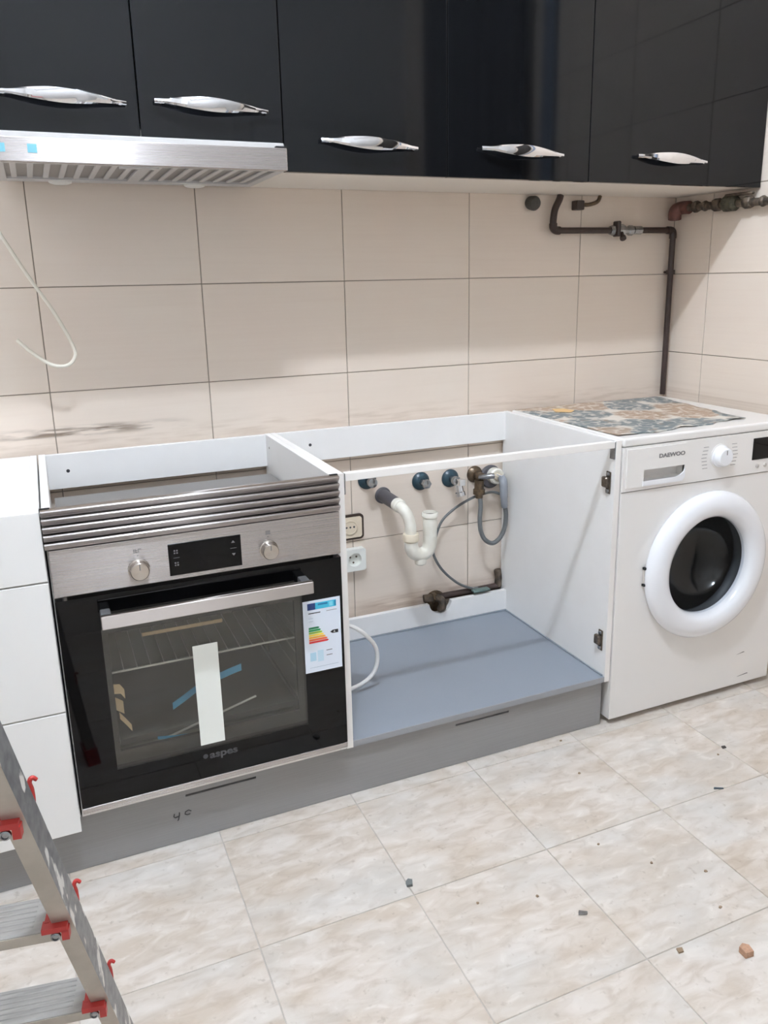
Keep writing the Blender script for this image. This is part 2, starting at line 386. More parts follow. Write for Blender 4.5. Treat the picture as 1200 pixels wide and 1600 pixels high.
for a, b, c, d in tiles(XL, XW, 0, CZ, TX, TW, TZ, TH, .0024):
    dy = random.uniform(-.0004, .0004)
    obj('wall_tile', MB().box(a, b, dy, .008, c, d, .0008), TILE, wall_back)
# right wall, slightly out of square, built in its own frame and then turned about the corner
SL = math.radians(2.3)
wr = MB().box(.0025, .12, YB - .2, .0, -.05, CZ)
wall_right = struct(obj('wall_right', wr, GROUT))
kids = []
for a, b, c, d in tiles(YB - .1, -.001, 0, CZ, -.160, TW, TZ, TH, .0024):
    dy = random.uniform(-.0004, .0004)
    kids.append(obj('wall_tile', MB().box(dy, .008, a, b, c, d, .0008), TILE, wall_right))
T = Matrix.Translation((XW, 0, 0)) @ Matrix.Rotation(SL, 4, 'Z')
wall_right.matrix_world = T @ Matrix.Translation(wall_right.location)
def rw(y, off=0): # x of the right wall face at depth y
    return XW + math.tan(SL) * (-y) - off
# behind the camera: door in the front wall, dark curtain added for cabinet-door reflections
d1 = struct(obj('door_1', MB().box(.62, 1.42, YB + .005, YB + .045, 0.004, 2.05, .003), DOORW))
for x0, x1, z0, z1 in ((.70, 1.34, 1.12, 1.92), (.70, 1.34, .15, .98)):
    obj('door_panel', frame_mesh(x0, x1, z0, z1, x0 + .05, x1 - .05, z0 + .05, z1 - .05, YB + .045, YB + .058), DOORW, d1)
obj('door_handle', MB().tube([(.70, YB + .045, 1.04), (.70, YB + .09, 1.04), (.82, YB + .09, 1.04)], .009), DULL_CHROME, d1, 40)
t1 = struct(obj('trim_1', frame_mesh(.53, 1.49, 0.0, 2.14, .61, 1.43, -.02, 2.06, YB + .001, YB + .03), DOORW))
cu = MB(); n = 120; rings = []
for z in (.03, 2.72):
    ring = []
    for k in range(n + 1):
        y = -2.62 + 1.0 * k / n
        ring.append((rw(y, .06 + .018 * math.sin(k * .75) + .008 * math.sin(k * .31)), y, z))
    for k in range(n, -1, -1):
        y = -2.62 + 1.0 * k / n
        ring.append((rw(y, .056 + .018 * math.sin(k * .75) + .008 * math.sin(k * .31)), y, z))
    rings.append(ring)
cu.grid(rings)
ct = thing('added_curtain', 'long dark brown pleated curtain, unseen, added for the cabinet reflections', 'added_curtain', (rw(-2.1, .06), -2.1, .03))
obj('added_curtain_fabric', cu, ADDED_CURT, ct, 50)
obj('added_curtain_rod', MB().tube([(rw(-2.72, .06), -2.72, 2.73), (rw(-1.52, .06), -1.52, 2.73)], .012), BRONZE, ct, 40)
for y in (-2.68, -1.56): obj('added_curtain_bracket', MB().tube([(rw(y, .06), y, 2.73), (rw(y, -.002), y, 2.73)], .008), BRONZE, ct, 40)
struct(obj('added_trim_2', MB().box(rw(-1.50, .022), rw(-1.50, -.01), -1.53, -1.45, 0, 2.9, .003), BLUEP))  # unseen strip added for the blue edge mirrored in the cabinet doors

# ------------------------------------------------------------ ceiling lamp (the light of the room)
lamp = thing('ceiling_lamp_offscreen', 'ceiling lamp with two white glowing globes on a bar', 'lamp', (LAMP.x, LAMP.y, CZ))
obj('lamp_base', MB().lathe([(0, .055), (.012, .055), (.03, .03), (.05, .028)], (LAMP.x, LAMP.y, CZ), (0, 0, -1)), APPL, lamp, 40)
obj('lamp_bar', MB().tube([(LAMP.x - .13, LAMP.y, CZ - .035), (LAMP.x + .13, LAMP.y, CZ - .035)], .012), APPL, lamp, 40)
for dx in (-.09, .09):
    gl = MB(); bmesh.ops.create_uvsphere(gl.bm, u_segments=16, v_segments=10, radius=.045)
    for v in gl.bm.verts: v.co += LAMP + Vector((dx, 0, 0))
    obj('globe_offscreen', gl, mat('lamp_glow', (228, 240, 255), .5, emit=LAMP_STRENGTH), lamp, 60)

# ------------------------------------------------------------ base units
ZT, ZB, FR, BK = .8173, .136, -.566, -.0125
def legs(parent, xs, zb):
    for x in xs:
        for y in (-.50, -.08):
            obj('adjustable_foot', MB().lathe([(0, .028), (.006, .028), (.01, .018), (zb - .012, .018), (zb - .008, .03), (zb, .03)], (x, y, 0), (0, 0, 1), 16), BLACK, parent, 40)
# drawer unit
du = thing('drawer_cabinet', 'white base cabinet with three plain drawer fronts left of the oven', 'cabinet', (-.90, -.29, 0))
X0, X1 = -1.2035, -.6035
box('side_panel', WHITE, du, X0, X0 + .016, FR, BK, ZB, ZT); box('side_panel', WHITE, du, X1 - .016, X1, FR, BK, ZB, ZT)
box('top_panel', WHITE, du, X0 + .016, X1 - .016, FR, BK, ZT - .016, ZT - .0005); box('bottom_panel', WHITE, du, X0 + .016, X1 - .016, FR, BK, ZB, ZB + .016)
box('back_panel', WHITE, du, X0 + .016, X1 - .016, BK - .01, BK - .004, ZB + .016, ZT - .016)
for z0, z1 in ((.677, .8165), (.397, .6735), (.115, .3935)):
    dr = box('drawer', DRAWER_W, du, X0 + .001, X1 - .001, FR - .020, FR - .001, z0, z1, .0012, 2)
    bx = MB(); bx.box(X0 + .03, X0 + .042, -.54, -.06, max(z0, .155) + .02, z1 - .04); bx.box(X1 - .042, X1 - .03, -.54, -.06, max(z0, .155) + .02, z1 - .04)
    bx.box(X0 + .042, X1 - .042, -.54, -.06, max(z0, .155) + .01, max(z0, .155) + .02)
    obj('drawer_box', bx, WHITE, dr)
legs(du, (X0 + .08, X1 - .08), ZB)
# oven housing
oc = thing('oven_cabinet', 'white open oven housing cabinet around the built-in oven', 'cabinet', (-.30, -.29, 0))
box('side_panel', WHITE, oc, -.6, -.584, FR, BK, ZB, ZT); box('side_panel', WHITE, oc, -.016, -.0003, FR, BK, ZB, ZT)
box('bottom_panel', WHITE_EDGE, oc, -.584, -.016, FR, BK, ZB, .1525)
rl = box('rear_rail', WHITE, oc, -.584, -.016, BK - .016, BK, .727, ZT - .001)
obj('screw_hole_shade', MB().lathe([(0, .0045), (.0006, .0045)], (-.535, BK - .016, .772), (0, -1, 0), 12), MARK_SHADE, rl)  # flat dark disc painted as the shade inside a screw hole
obj('dowel_hole_shade', MB().lathe([(0, .003), (.0006, .003)], (-.016, -.06, .785), (-1, 0, 0), 12), HOLE_GREY, oc)  # flat grey disc, the shade of a dowel hole put into its colour
legs(oc, (-.52, -.08), ZB)
# sink unit
WS = .7766
sc = thing('sink_cabinet', 'white open base cabinet without doors or sink, blue-grey floor panel inside', 'cabinet', (.39, -.29, 0))
box('side_panel', WHITE, sc, .0003, .0163, FR, BK, ZB, ZT); box('side_panel', WHITE, sc, WS - .016, WS, FR, BK, ZB, ZT)
for x0, x1 in ((.0001, .0165), (WS - .0162, WS + .0002)):
    box('edge_band', WHITE_EDGE, sc, x0, x1, FR - .001, FR + .0002, ZB, ZT, .0003)
IX0, IX1 = .0163, WS - .016
fp = box('floor_panel', GREY_SHELF, sc, IX0, IX1, FR + .001, BK - .02, .1365, .1525)
obj('front_edge', MB().box(IX0, IX1, FR - .001, FR + .001, .1365, .1527, .0004), GREY_EDGE, fp)
g = MB(); g.box(IX1 - .005, IX1, FR + .006, BK - .0365, .1525, .1565, .001); g.box(IX0, IX1 - .005, BK - .0415, BK - .0365, .1525, .1565, .001); g.box(IX0, IX0 + .005, FR + .006, BK - .0415, .1525, .1565, .001)
obj('gasket', g, GREY_SHELF, fp)
rl = box('rear_rail', WHITE, sc, IX0, IX1, BK - .016, BK, .727, ZT - .001)
obj('screw_hole_shade', MB().lathe([(0, .0045), (.0006, .0045)], (.112, BK - .016, .775), (0, -1, 0), 12), MARK_SHADE, rl)  # dark disc, painted shade of the screw hole in this rail
# lower rear rail with a round notch
pl = [(IX0, .1565), (IX1, .1565), (IX1, .2235)]
NX, NR = .517, .040
pl += [(NX + NR * math.cos(a), .2235 + .004 - NR * math.sin(a) * 1.0) for a in [PI * k / 20 for k in range(21)]]
pl[3] = (NX + NR, .2235); pl[-1] = (NX - NR, .2235); pl += [(IX0, .2235)]
obj('lower_rear_rail', MB().prism(pl, BK - .036, BK - .020, 'y'), WHITE, sc)
box('front_rail', WHITE_EDGE, sc, IX0 + .004, IX1 - .004, FR, FR + .016, .7985, .8165)
for x0, x1 in ((IX0, IX0 + .004), (IX1 - .004, IX1)):
    box('rail_clip', DULL_CHROME, sc, x0, x1, FR + .001, FR + .02, .768, .816)
for zc in (.703, .255):
    h = obj('hinge_plate', MB().box(IX1 - .004, IX1, -.575 + .022, -.575 + .040, zc - .030, zc + .030, .0015), BRONZE, sc)
    obj('hinge_arm', MB().box(IX1 - .016, IX1 - .004, -.552, -.530, zc - .012, zc + .016, .003), BRONZE, h)
    for s in (-1, 1): obj('hinge_screw', MB().lathe([(0, .006), (.003, .005), (.004, 0)], (IX1 - .004, -.544, zc + s * .022), (-1, 0, 0), 12), DULL_CHROME, h, 40)
legs(sc, (.09, .69), ZB)
# plinth
PY = -.555
ph = thing('plinth_board', 'long grey plinth board along the floor under the base cabinets', 'plinth', (-.2, PY + .008, 0))
bd = MB(); SL0, SL1 = .1125, .1178
bd.box(-1.20, .7615, PY, PY + .016, .0012, SL0); bd.box(-1.20, .7615, PY, PY + .016, SL1, .1350)
for x0, x1 in ((-1.20, -.384), (-.222, .302), (.461, .7615)): bd.box(x0, x1, PY, PY + .016, SL0, SL1)
obj('board', bd, PLINTH, ph)
s = MB(); st = lambda P: s.tube([(x, PY - .0003, z) for x, z in P], .0011, 6)
st(catmull([(-.4115, 0, .0765), (-.413, 0, .0685), (-.409, 0, .0655), (-.402, 0, .0675)], 4) and [(-.4115, .0765), (-.4135, .070), (-.411, .0665), (-.4025, .0675)])
st([(-.4005, .0770), (-.4010, .0700), (-.4035, .0600), (-.4060, .0575)])
st([(-.3745, .0735), (-.3800, .0775), (-.3875, .0745), (-.3890, .0695), (-.3840, .0660), (-.3770, .0670)])
obj('handwritten_mark', s, MARK_SHADE, ph)

# ------------------------------------------------------------ ventilation grille above the oven
vg = thing('ventilation_grille', 'stainless steel louvred ventilation grille between oven and worktop level', 'grille', (-.30, -.57, .738))
box('grille_backing', FILTER, vg, -.600, -.0045, -.5675, -.566, .738, .8165)
p = .0163
for k in range(5):
    z1 = .8195 - k * p; z0 = z1 - .0148
    prof = [(-.570, z1 - .0012), (-.583, z1 - .0004), (-.592, z1 - .0010), (-.5945, z1 - .0032), (-.5925, z1 - .0060), (-.5865, z0 + .0022), (-.5855, z0), (-.5835, z0), (-.5845, z1 - .0060), (-.570, z1 - .0030)]
    sl = obj('slat', MB().prism(prof, -.6025, -.0035), STEEL_V, vg)
    obj('slat_clip', MB().box(-.604, -.585, -.5785, -.572, z1 - .006, z1 + .001), BLACK, sl); obj('slat_clip', MB().box(-.020, -.002, -.5785, -.572, z1 - .006, z1 + .001), BLACK, sl)

# ------------------------------------------------------------ built-in oven
OF = -.586
ov = thing('built_in_oven', 'black glass built-in oven with steel control panel and bar handle', 'oven', (-.30, -.3, .1525))
OX0, OX1 = -.5975, -.0045
cav = MB(); A0, A1, B0, B1, D0, D1 = -.53, -.07, .215, .575, -.545, -.13
cav.box(A0 - .004, A0, D0, D1, B0, B1); cav.box(A1, A1 + .004, D0, D1, B0, B1); cav.box(A0, A1, D0, D1, B0 - .004, B0); cav.box(A0, A1, D0, D1, B1, B1 + .004); cav.box(A0, A1, D1, D1 + .004, B0, B1)
obj('cavity', cav, ENAMEL, ov)
sh = MB(); sh.box(-.575, -.025, -.565, -.09, .155, .160); sh.box(-.575, -.025, -.565, -.09, .715, .720); sh.box(-.575, -.571, -.565, -.09, .160, .715); sh.box(-.029, -.025, -.565, -.09, .160, .715); sh.box(-.571, -.029, -.095, -.09, .16, .715)
sh.box(-.571, -.029, -.563, -.548, .60, .715); 
obj('housing', sh, FILTER, ov)
cp = box('control_panel', STEEL, ov, OX0, OX1, OF, -.566, .6405, .7375, .0012, 2)
dsp = box('display', BLACKG, ov, -.3755, -.226, OF - .0012, OF + .001, .6495, .7175, .0005)
dm = MB()
for cx, cz in ((-.3605, .700), (-.3605, .674)):
    dm.bm.free(); dm = MB()
    for a, b in ((-.004, -.001), (.001, .004)):
        dm.box(cx + a, cx + b, OF - .0016, OF - .001, cz - .004, cz - .001); dm.box(cx + a, cx + b, OF - .0016, OF - .001, cz + .001, cz + .004)
    obj('display_symbol', dm, PRINT, dsp); dm = MB()
dm.bm.free()
for cz, d in ((.704, 1), (.677, -1)):
    obj('display_arrow', MB().prism([(-.2465, cz - .002 * d), (-.2385, cz - .002 * d), (-.2425, cz + .0035 * d)], OF - .0016, OF - .001, 'y'), PRINT, dsp)
obj('display_symbol', MB().box(-.249, -.236, OF - .0016, OF - .001, .690, .6907), PRINT, dsp)
obj('display_symbol', MB().box(-.366, -.354, OF - .0016, OF - .001, .687, .6877), PRINT, dsp)
for kx, kr in ((-.435, .0205), (-.167, .0195)):
    kb = obj('knob', MB().lathe([(0, kr * 1.05), (.002, kr * 1.05), (.003, kr * .93), (.019, kr * .9), (.0215, kr * .82), (.0212, kr * .1)], (kx, OF, .675), (0, -1, 0), 40), STEEL_KNOB, ov, 30)
    obj('knob_pointer', MB().box(kx - .0008, kx + .0008, OF - .0222, OF - .021, .679, .675 + kr * .78), PRINT, kb)
    ic = MB(); zc = .7135
    if kx < -.3:
        ic.box(kx - .007, kx - .0055, OF - .0004, OF, zc - .004, zc + .004); ic.box(kx - .004, kx + .001, OF - .0004, OF, zc - .004, zc - .0025); ic.box(kx - .004, kx - .0028, OF - .0004, OF, zc - .004, zc + .004); ic.box(kx - .004, kx + .001, OF - .0004, OF, zc, zc + .001)
        ic.box(kx + .002, kx + .0032, OF - .0004, OF, zc - .004, zc + .004); ic.box(kx + .002, kx + .008, OF - .0004, OF, zc + .0028, zc + .004)
    else:
        for q in (-.0045, -.0015, .0015): ic.box(kx - .005, kx + .005, OF - .0004, OF, zc + q, zc + q + .0018)
    ic.box(kx - .0008, kx + .0008, OF - .0004, OF, .7025, .7045)
    obj('printed_symbol', ic, PRINT, ov)
# door
DZ0, DZ1 = .168, .6325; WX0, WX1, WZ0, WZ1 = -.520, -.098, .238, .560
door = obj('door', frame_mesh(OX0, OX1, DZ0, DZ1, WX0, WX1, WZ0, WZ1, OF, -.566), BLACKG, ov)
box('window_pane', PANE, door, WX0, WX1, OF + .0005, OF + .0045, WZ0, WZ1, 0)
obj('inner_frame', frame_mesh(WX0 - .012, WX1 + .012, WZ0 - .012, WZ1 + .012, WX0 + .012, WX1 - .014, WZ0 + .030, WZ1 - .02, -.566, -.556), mat('inner_frame_grey', (24, 24, 23), .5), door)
hd = obj('handle', MB().box(-.5195, -.0865, OF - .053, OF - .040, .5785, .6065, .002, 2), brushed('handle_steel', (192, 184, 178), .45, aniso=.9), door)
for x0 in (-.5185, -.1075): obj('handle_post', MB().box(x0, x0 + .020, OF - .041, OF + .001, .582, .603, .003, 2), mat('post_grey', (120, 120, 120), .4, .5), hd)
box('bottom_trim', STEEL, ov, OX0, OX1, OF, -.566, .154, .1665, .0008)
# small print: round badge and name
obj('badge', MB().lathe([(0, .0055), (.0004, .0055)], (-.3365, OF, .2205), (0, -1, 0), 20), mat('dim_print', (72, 72, 74), .5), door)
text_mesh('brand_lettering', 'aspes', .0235, mat('dim_print', (72, 72, 74), .5), door, (-.3275, OF - .0003, .2135), bold=.0006, xdir=(1.22, 0, 0), ydir=(0, 0, 1))
# paper strip and tapes
box('paper_strip', PAPER, ov, -.3445, -.2915, OF - .0012, OF - .0002, .2495, .486, 0)
TAPE_A = [(-.392, -.553, .3395), (-.366, -.553, .3535), (-.338, -.553, .370), (-.285, -.553, .388), (-.262, -.553, .394), (-.237, -.553, .3995)]
def ribbon(P, w, t=.0006, wd=(0, 0, 1)):
    wd = Vector(wd); m = MB(); r = []
    for p in [Vector(q) for q in P]:
        r.append([p - wd * w / 2, p + wd * w / 2, p + wd * w / 2 + Vector((0, t, 0)), p - wd * w / 2 + Vector((0, t, 0))])
    return m.grid(r)
obj('blue_tape', ribbon(TAPE_A, .0165), TAPE, ov)
obj('blue_tape', ribbon([(-.43, -.553, .2725), (-.395, -.553, .266), (-.36, -.553, .262)], .007), TAPE, ov)
for P, w in (([(-.508, -.553, .408), (-.495, -.553, .406), (-.487, -.553, .392)], .022), ([(-.507, -.553, .374), (-.492, -.553, .362)], .03), ([(-.502, -.553, .345), (-.492, -.553, .330), (-.480, -.553, .310)], .016)):
    obj('tan_tape', ribbon(P, w), TAN, ov)
# wire racks
def rack(z, y0, y1, tilt=0, dots=True):
    m = MB()
    for y in (y0, y1): m.tube([(A0 + .012, y, z + (tilt if y == y0 else 0)), (A1 - .012, y, z + (tilt if y == y0 else 0))], .0026, 8)
    n = 16
    for i in range(n):
        x = A0 + .02 + (A1 - A0 - .04) * i / (n - 1)
        m.tube([(x, y0, z + .003 + tilt), (x, y1, z + .003)], .0013, 6)
    return m
obj('wire_rack', rack(.430, -.52, -.17), WIRE, ov, 40)
for z in (.300, .345, .39, .475):
    for xx in (A0 + .006, A1 - .006):
        obj('shelf_runner', MB().tube([(xx, -.52, z), (xx, -.15, z)], .0022, 8), WIRE, ov, 40)
tr = MB(); tr.box(-.50, -.10, -.50, -.16, .248, .252); tr.box(-.505, -.095, -.508, -.500, .248, .262); tr.box(-.505, -.5, -.5, -.16, .252, .262); tr.box(-.1, -.095, -.5, -.16, .252, .262); tr.box(-.505, -.095, -.16, -.155, .248, .262)
obj('baking_tray', tr, mat('tray_enamel', (84, 84, 80), .3, 0, .6), ov)
obj('tray_rod', MB().tube([(-.46, -.515, .232), (-.33, -.515, .266), (-.20, -.515, .300)], .0028, 8), WIRE, ov, 40)
obj('cavity_strip', MB().box(-.44, -.27, -.548, -.546, .512, .520, .0005), TAN, ov)
# energy label
EX0, EX1, EZ0, EZ1 = -.0988, -.0108, .3665, .5405; ey = OF - .0010
lb = box('energy_label', LABELP, ov, EX0, EX1, ey, OF - .0001, EZ0, EZ1, 0)
lb['label'] = 'energy rating sticker with coloured bars'
def flat(name, poly, rgb, lift=.0003, parent=lb):
    return obj(name, MB().prism(poly, ey - lift, ey, 'y'), mat('print_%d_%d_%d' % rgb, rgb, .45), parent)
def rect(u0, u1, v0, v1):
    fx = lambda u: EX0 + (EX1 - EX0) * u; fz = lambda v: EZ1 - (EZ1 - EZ0) * v
    return [(fx(u0), fz(v1)), (fx(u1), fz(v1)), (fx(u1), fz(v0)), (fx(u0), fz(v0))]
flat('header_block', rect(.12, .33, .035, .125), (38, 62, 120)); flat('header_block', rect(.33, .89, .035, .125), (70, 190, 220))
flat('header_mark', rect(.40, .66, .05, .075), (35, 120, 165), .0005); flat('header_mark', rect(.70, .80, .05, .11), (130, 215, 235), .0005); flat('header_mark', rect(.84, .885, .045, .115), (30, 130, 170), .0005)
flat('print_line', rect(.14, .46, .165, .178), (70, 70, 75)); flat('print_line', rect(.62, .90, .165, .173), (150, 150, 155))
for i, (c, e) in enumerate((((0, 120, 75), .42), ((20, 150, 80), .46), ((150, 185, 60), .50), ((245, 215, 70), .54), ((240, 175, 60), .58), ((232, 110, 60), .63), ((215, 50, 50), .66))):
    v0 = .365 + i * .033; fx = lambda u: EX0 + (EX1 - EX0) * u; fz = lambda v: EZ1 - (EZ1 - EZ0) * v
    flat('rating_bar', [(fx(.13), fz(v0 + .026)), (fx(e - .04), fz(v0 + .026)), (fx(e), fz(v0 + .013)), (fx(e - .04), fz(v0)), (fx(.13), fz(v0))], c)
flat('rating_arrow', [(fx(.70), fz(.475)), (fx(.77), fz(.452)), (fx(.92), fz(.452)), (fx(.92), fz(.498)), (fx(.77), fz(.498))], (20, 20, 22))
text_mesh('rating_letter', 'A', .0070, PAPER, lb, (fx(.79), ey - .0005, fz(.489)))
for u0, u1, v0, v1, c in ((.14, .26, .24, .245, (170, 190, 205)), (.14, .26, .28, .285, (170, 190, 205)), (.14, .30, .72, .84, (180, 215, 232)), (.34, .50, .70, .86, (196, 222, 236)), (.58, .74, .715, .725, (110, 110, 115)), (.58, .74, .785, .795, (110, 110, 115)), (.12, .90, .93, .935, (160, 175, 190))):
    flat('print_line', rect(u0, u1, v0, v1), c)

# ------------------------------------------------------------ washing machine
wx0, wx1, wy, wtop = .7800, 1.381, -.571, .8215
wm = thing('washing_machine', 'white front-loading washing machine with large round door', 'washing machine', (1.08, -.3, 0))
body = MB(); body.box(wx0, wx0 + .004, wy + .004, -.035, .018, .797); body.box(wx1 - .004, wx1, wy + .004, -.035, .018, .797); body.box(wx0 + .004, wx1 - .004, -.039, -.035, .018, .797); body.box(wx0 + .004, wx1 - .004, wy + .004, -.039, .018, .022)
bo = obj('body', body, APPL, wm)
box('worktop', APPL, wm, wx0 - .0005, wx1 + .001, wy - .001, -.030, .7985, wtop, .006, 3)
# front plate with opening, built in polar rings so the round hole is true
DC = (1.085, .432); RO = .178
fpm = MB(); n = 64; ring_o = []; ring_i = []
z0f, z1f = .018, .6765; x0f, x1f = wx0, wx1
for k in range(n):
    a = 2 * PI * k / n; c, s_ = math.cos(a), math.sin(a)
    tt = min(((x1f - DC[0]) if c > 0 else (DC[0] - x0f)) / max(abs(c), 1e-6), ((z1f - DC[1]) if s_ > 0 else (DC[1] - z0f)) / max(abs(s_), 1e-6))
    ring_o.append((DC[0] + c * tt, DC[1] + s_ * tt)); ring_i.append((DC[0] + c * RO, DC[1] + s_ * RO))
for cx, cz in ((x0f, z0f), (x1f, z0f), (x1f, z1f), (x0f, z1f)):
    k = min(range(n), key=lambda i: (ring_o[i][0] - cx) ** 2 + (ring_o[i][1] - cz) ** 2); ring_o[k] = (cx, cz)
fpm.grid([[(p[0], y, p[1]) for p in R] for R, y in ((ring_o, wy + .003), (ring_o, wy + .0004), ([(DC[0] + (p[0] - DC[0]) * .992, DC[1] + (p[1] - DC[1]) * .992) for p in ring_o], wy), (ring_i, wy), (ring_i, wy + .003))], cap=False, close_v=True)
obj('front_plate', fpm, APPL, wm)
GX0, GX1, GZ0, GZ1 = .846, .9835, .7035, .7330
fas = obj('control_fascia', frame_mesh(wx0, wx1, .6795, .7975, GX0, GX1, GZ0, GZ1, wy - .003, wy + .003), APPL, wm)
# detergent drawer with a scooped grip
ddw = obj('detergent_drawer', frame_mesh(wx0 + .010, .985, .689, .792, GX0, GX1, GZ0, GZ1, wy - .0055, wy - .003), APPL, wm)
gm = MB(); q0, q1 = wy - .003, wy + .026
gm.box(GX0 - .002, GX0, q0, q1, GZ0 - .002, GZ1 + .002); gm.box(GX1, GX1 + .001, q0, q1, GZ0 - .002, GZ1 + .002); gm.box(GX0, GX1, q0, q1, GZ0 - .002, GZ0); gm.box(GX0, GX1, q0, q1, GZ1, GZ1 + .002); gm.box(GX0, GX1, q1 - .002, q1, GZ0, GZ1)
obj('drawer_grip', gm, APPL, ddw)
obj('grip_lip', MB().prism([(.843, .690), (.975, .690), (.9835, .700), (.9835, .724), (.978, .714), (.966, .7065), (.953, .7035), (.843, .7035)], wy - .0085, wy - .005, 'y'), APPL_RING, ddw)
text_mesh('brand_lettering', 'DAEWOO', .0150, PRINT, fas, (.893, wy - .0058, .7610), bold=.0004, xdir=(1.28, 0, 0))
kb = obj('programme_knob', MB().lathe([(0, .0305), (.006, .0305), (.008, .027), (.022, .025), (.025, .022), (.0255, .002)], (1.108, wy - .003, .7430), (0, -1, 0), 40), APPL_RING, wm, 35)
obj('knob_collar', MB().lathe([(0, .034), (.0015, .034), (.002, .030)], (1.108, wy - .003, .7430), (0, -1, 0), 40), APPL, kb)
obj('knob_pointer', MB().box(1.107, 1.109, wy - .0292, wy - .028, .75, .762), PRINT, kb)
for i in range(7):
    z = .7135 + i * .0098; e = .006 * abs(i - 3) / 3
    obj('programme_mark', MB().box(1.042 + e, 1.060 + e, wy - .0034, wy - .003, z - .0006, z + .0006), PRINT, fas)
    obj('programme_mark', MB().box(1.155 - e, 1.173 - e, wy - .0034, wy - .003, z - .0006, z + .0006), PRINT, fas)
box('display', BLACKG, wm, 1.2285, 1.335, wy - .0045, wy - .002, .7180, .7800, .0008)
for i in range(3): obj('button', MB().lathe([(0, .006), (.003, .006), (.004, .004)], (1.25 + i * .03, wy - .003, .700), (0, -1, 0), 16), APPL_GREY, wm, 40)
# porthole door: white ring, glass bowl, chrome liner, drum behind
dr = obj('door', MB().lathe([(.0005, .150), (.0005, .210), (.006, .2155), (.014, .2155), (.026, .2080), (.034, .196), (.0375, .180), (.0365, .165), (.031, .152), (.020, .1445), (.004, .1415), (.0005, .1420)], (DC[0], wy, DC[1]), (0, -1, 0), 96, cap=False), APPL_RING, wm, 50)
obj('door_bowl', MB().lathe([(.010, .1425), (.006, .1410), (-.02, .137), (-.06, .118), (-.085, .085), (-.095, .05), (-.098, .001)], (DC[0], wy, DC[1]), (0, -1, 0), 64, cap=False), BOWL, dr, 60)
obj('drum', MB().lathe([(-.004, .177), (-.05, .176), (-.052, .235), (-.33, .235), (-.34, .20), (-.34, .001)], (DC[0], wy, DC[1]), (0, -1, 0), 64, cap=False), mat('drum_steel', (150, 148, 146), .4, .9), wm, 40)
obj('rubber_seal', MB().lathe([(-.004, .1775), (-.015, .165), (-.028, .150), (-.040, .152), (-.047, .176)], (DC[0], wy, DC[1]), (0, -1, 0), 64, cap=False), mat('seal_rubber', (66, 68, 70), .5), wm, 60)
for dz in (.024, -.024): obj('hinge_pin', MB().box(DC[0] - .2195, DC[0] - .2125, wy - .010, wy, DC[1] + dz - .0035, DC[1] + dz + .0035, .001), BLACK, dr)
obj('door_hinge', MB().box(DC[0] - .2185, DC[0] - .208, wy - .007, wy, DC[1] - .02, DC[1] + .02, .002), APPL_GREY, dr)
for x0, x1, z in ((1.245, 1.278, .1180), (1.255, 1.30, .0430)):
    obj('scratch', MB().prism([(x0, z - .001), (x1, z + .0022), (x1 - .004, z + .0042), (x0 + .01, z + .0008)], wy - .0003, wy + .0005, 'y'), MARK_SHADE, wm)
for x in (wx0 + .05, wx1 - .05):
    for y in (-.52, -.09): obj('levelling_foot', MB().lathe([(0, .02), (.008, .02), (.01, .008), (.022, .008)], (x, y, 0), (0, 0, 1), 16), BLACK, wm, 40)
# patterned cloth lying on the washer
pts = [(.787, -.040), (.787, -.50), (.80, -.535), (.86, -.552), (.93, -.546), (1.0, -.535), (1.05, -.530), (1.12, -.520), (1.19, -.508), (1.25, -.495), (1.275, -.44), (1.295, -.36), (1.318, -.24), (1.335, -.14), (1.35, -.045)]
cl = MB(); NU, NV = 34, 34; rows = []
def edge_front(u): # front edge y for x
    x = .787 + u * (1.262 - .787)
    return x, -.545 + .045 * u ** 1.6 + .006 * math.sin(u * 17) + .004 * math.sin(u * 41 + 1)
for j in range(NV + 1):
    v = j / NV; row = []
    for i in range(NU + 1):
        u = i / NU; xf, yf = edge_front(u); xb, yb_ = .787 + u * (1.352 - .787), -.040
        x = xf + (xb - xf) * v + (.004 * math.sin(v * 23) * u); y = yf + (yb_ - yf) * v
        z = wtop + .0016 + max(0, .0022 * math.sin(u * 9 + v * 4) * math.sin(v * 7 + u * 3)) + (.004 * max(0, math.sin(u * 14 + 1)) * max(0, 1 - v * 9))
        row.append((x, y, z))
    rows.append(row)
cl.grid(rows, close_u=False, cap=False)
co = obj('oilcloth', cl, CLOTH, None, 60); tag(co, 'patterned teal and beige oilcloth lying on top of the washing machine', 'cloth')
so = co.modifiers.new('thickness', 'SOLIDIFY'); so.thickness = .0012; so.offset = -1
pm = MB(); pm.prism([(.86, -.155), (.895, -.185), (.925, -.160), (.915, -.115), (.88, -.105)], wtop + .0046, wtop + .0054, 'z')
tag(obj('paper_scrap', pm, mat('yellow_paper', (226, 190, 132), .6)), 'small yellowish paper scrap lying on the patterned oilcloth', 'paper')

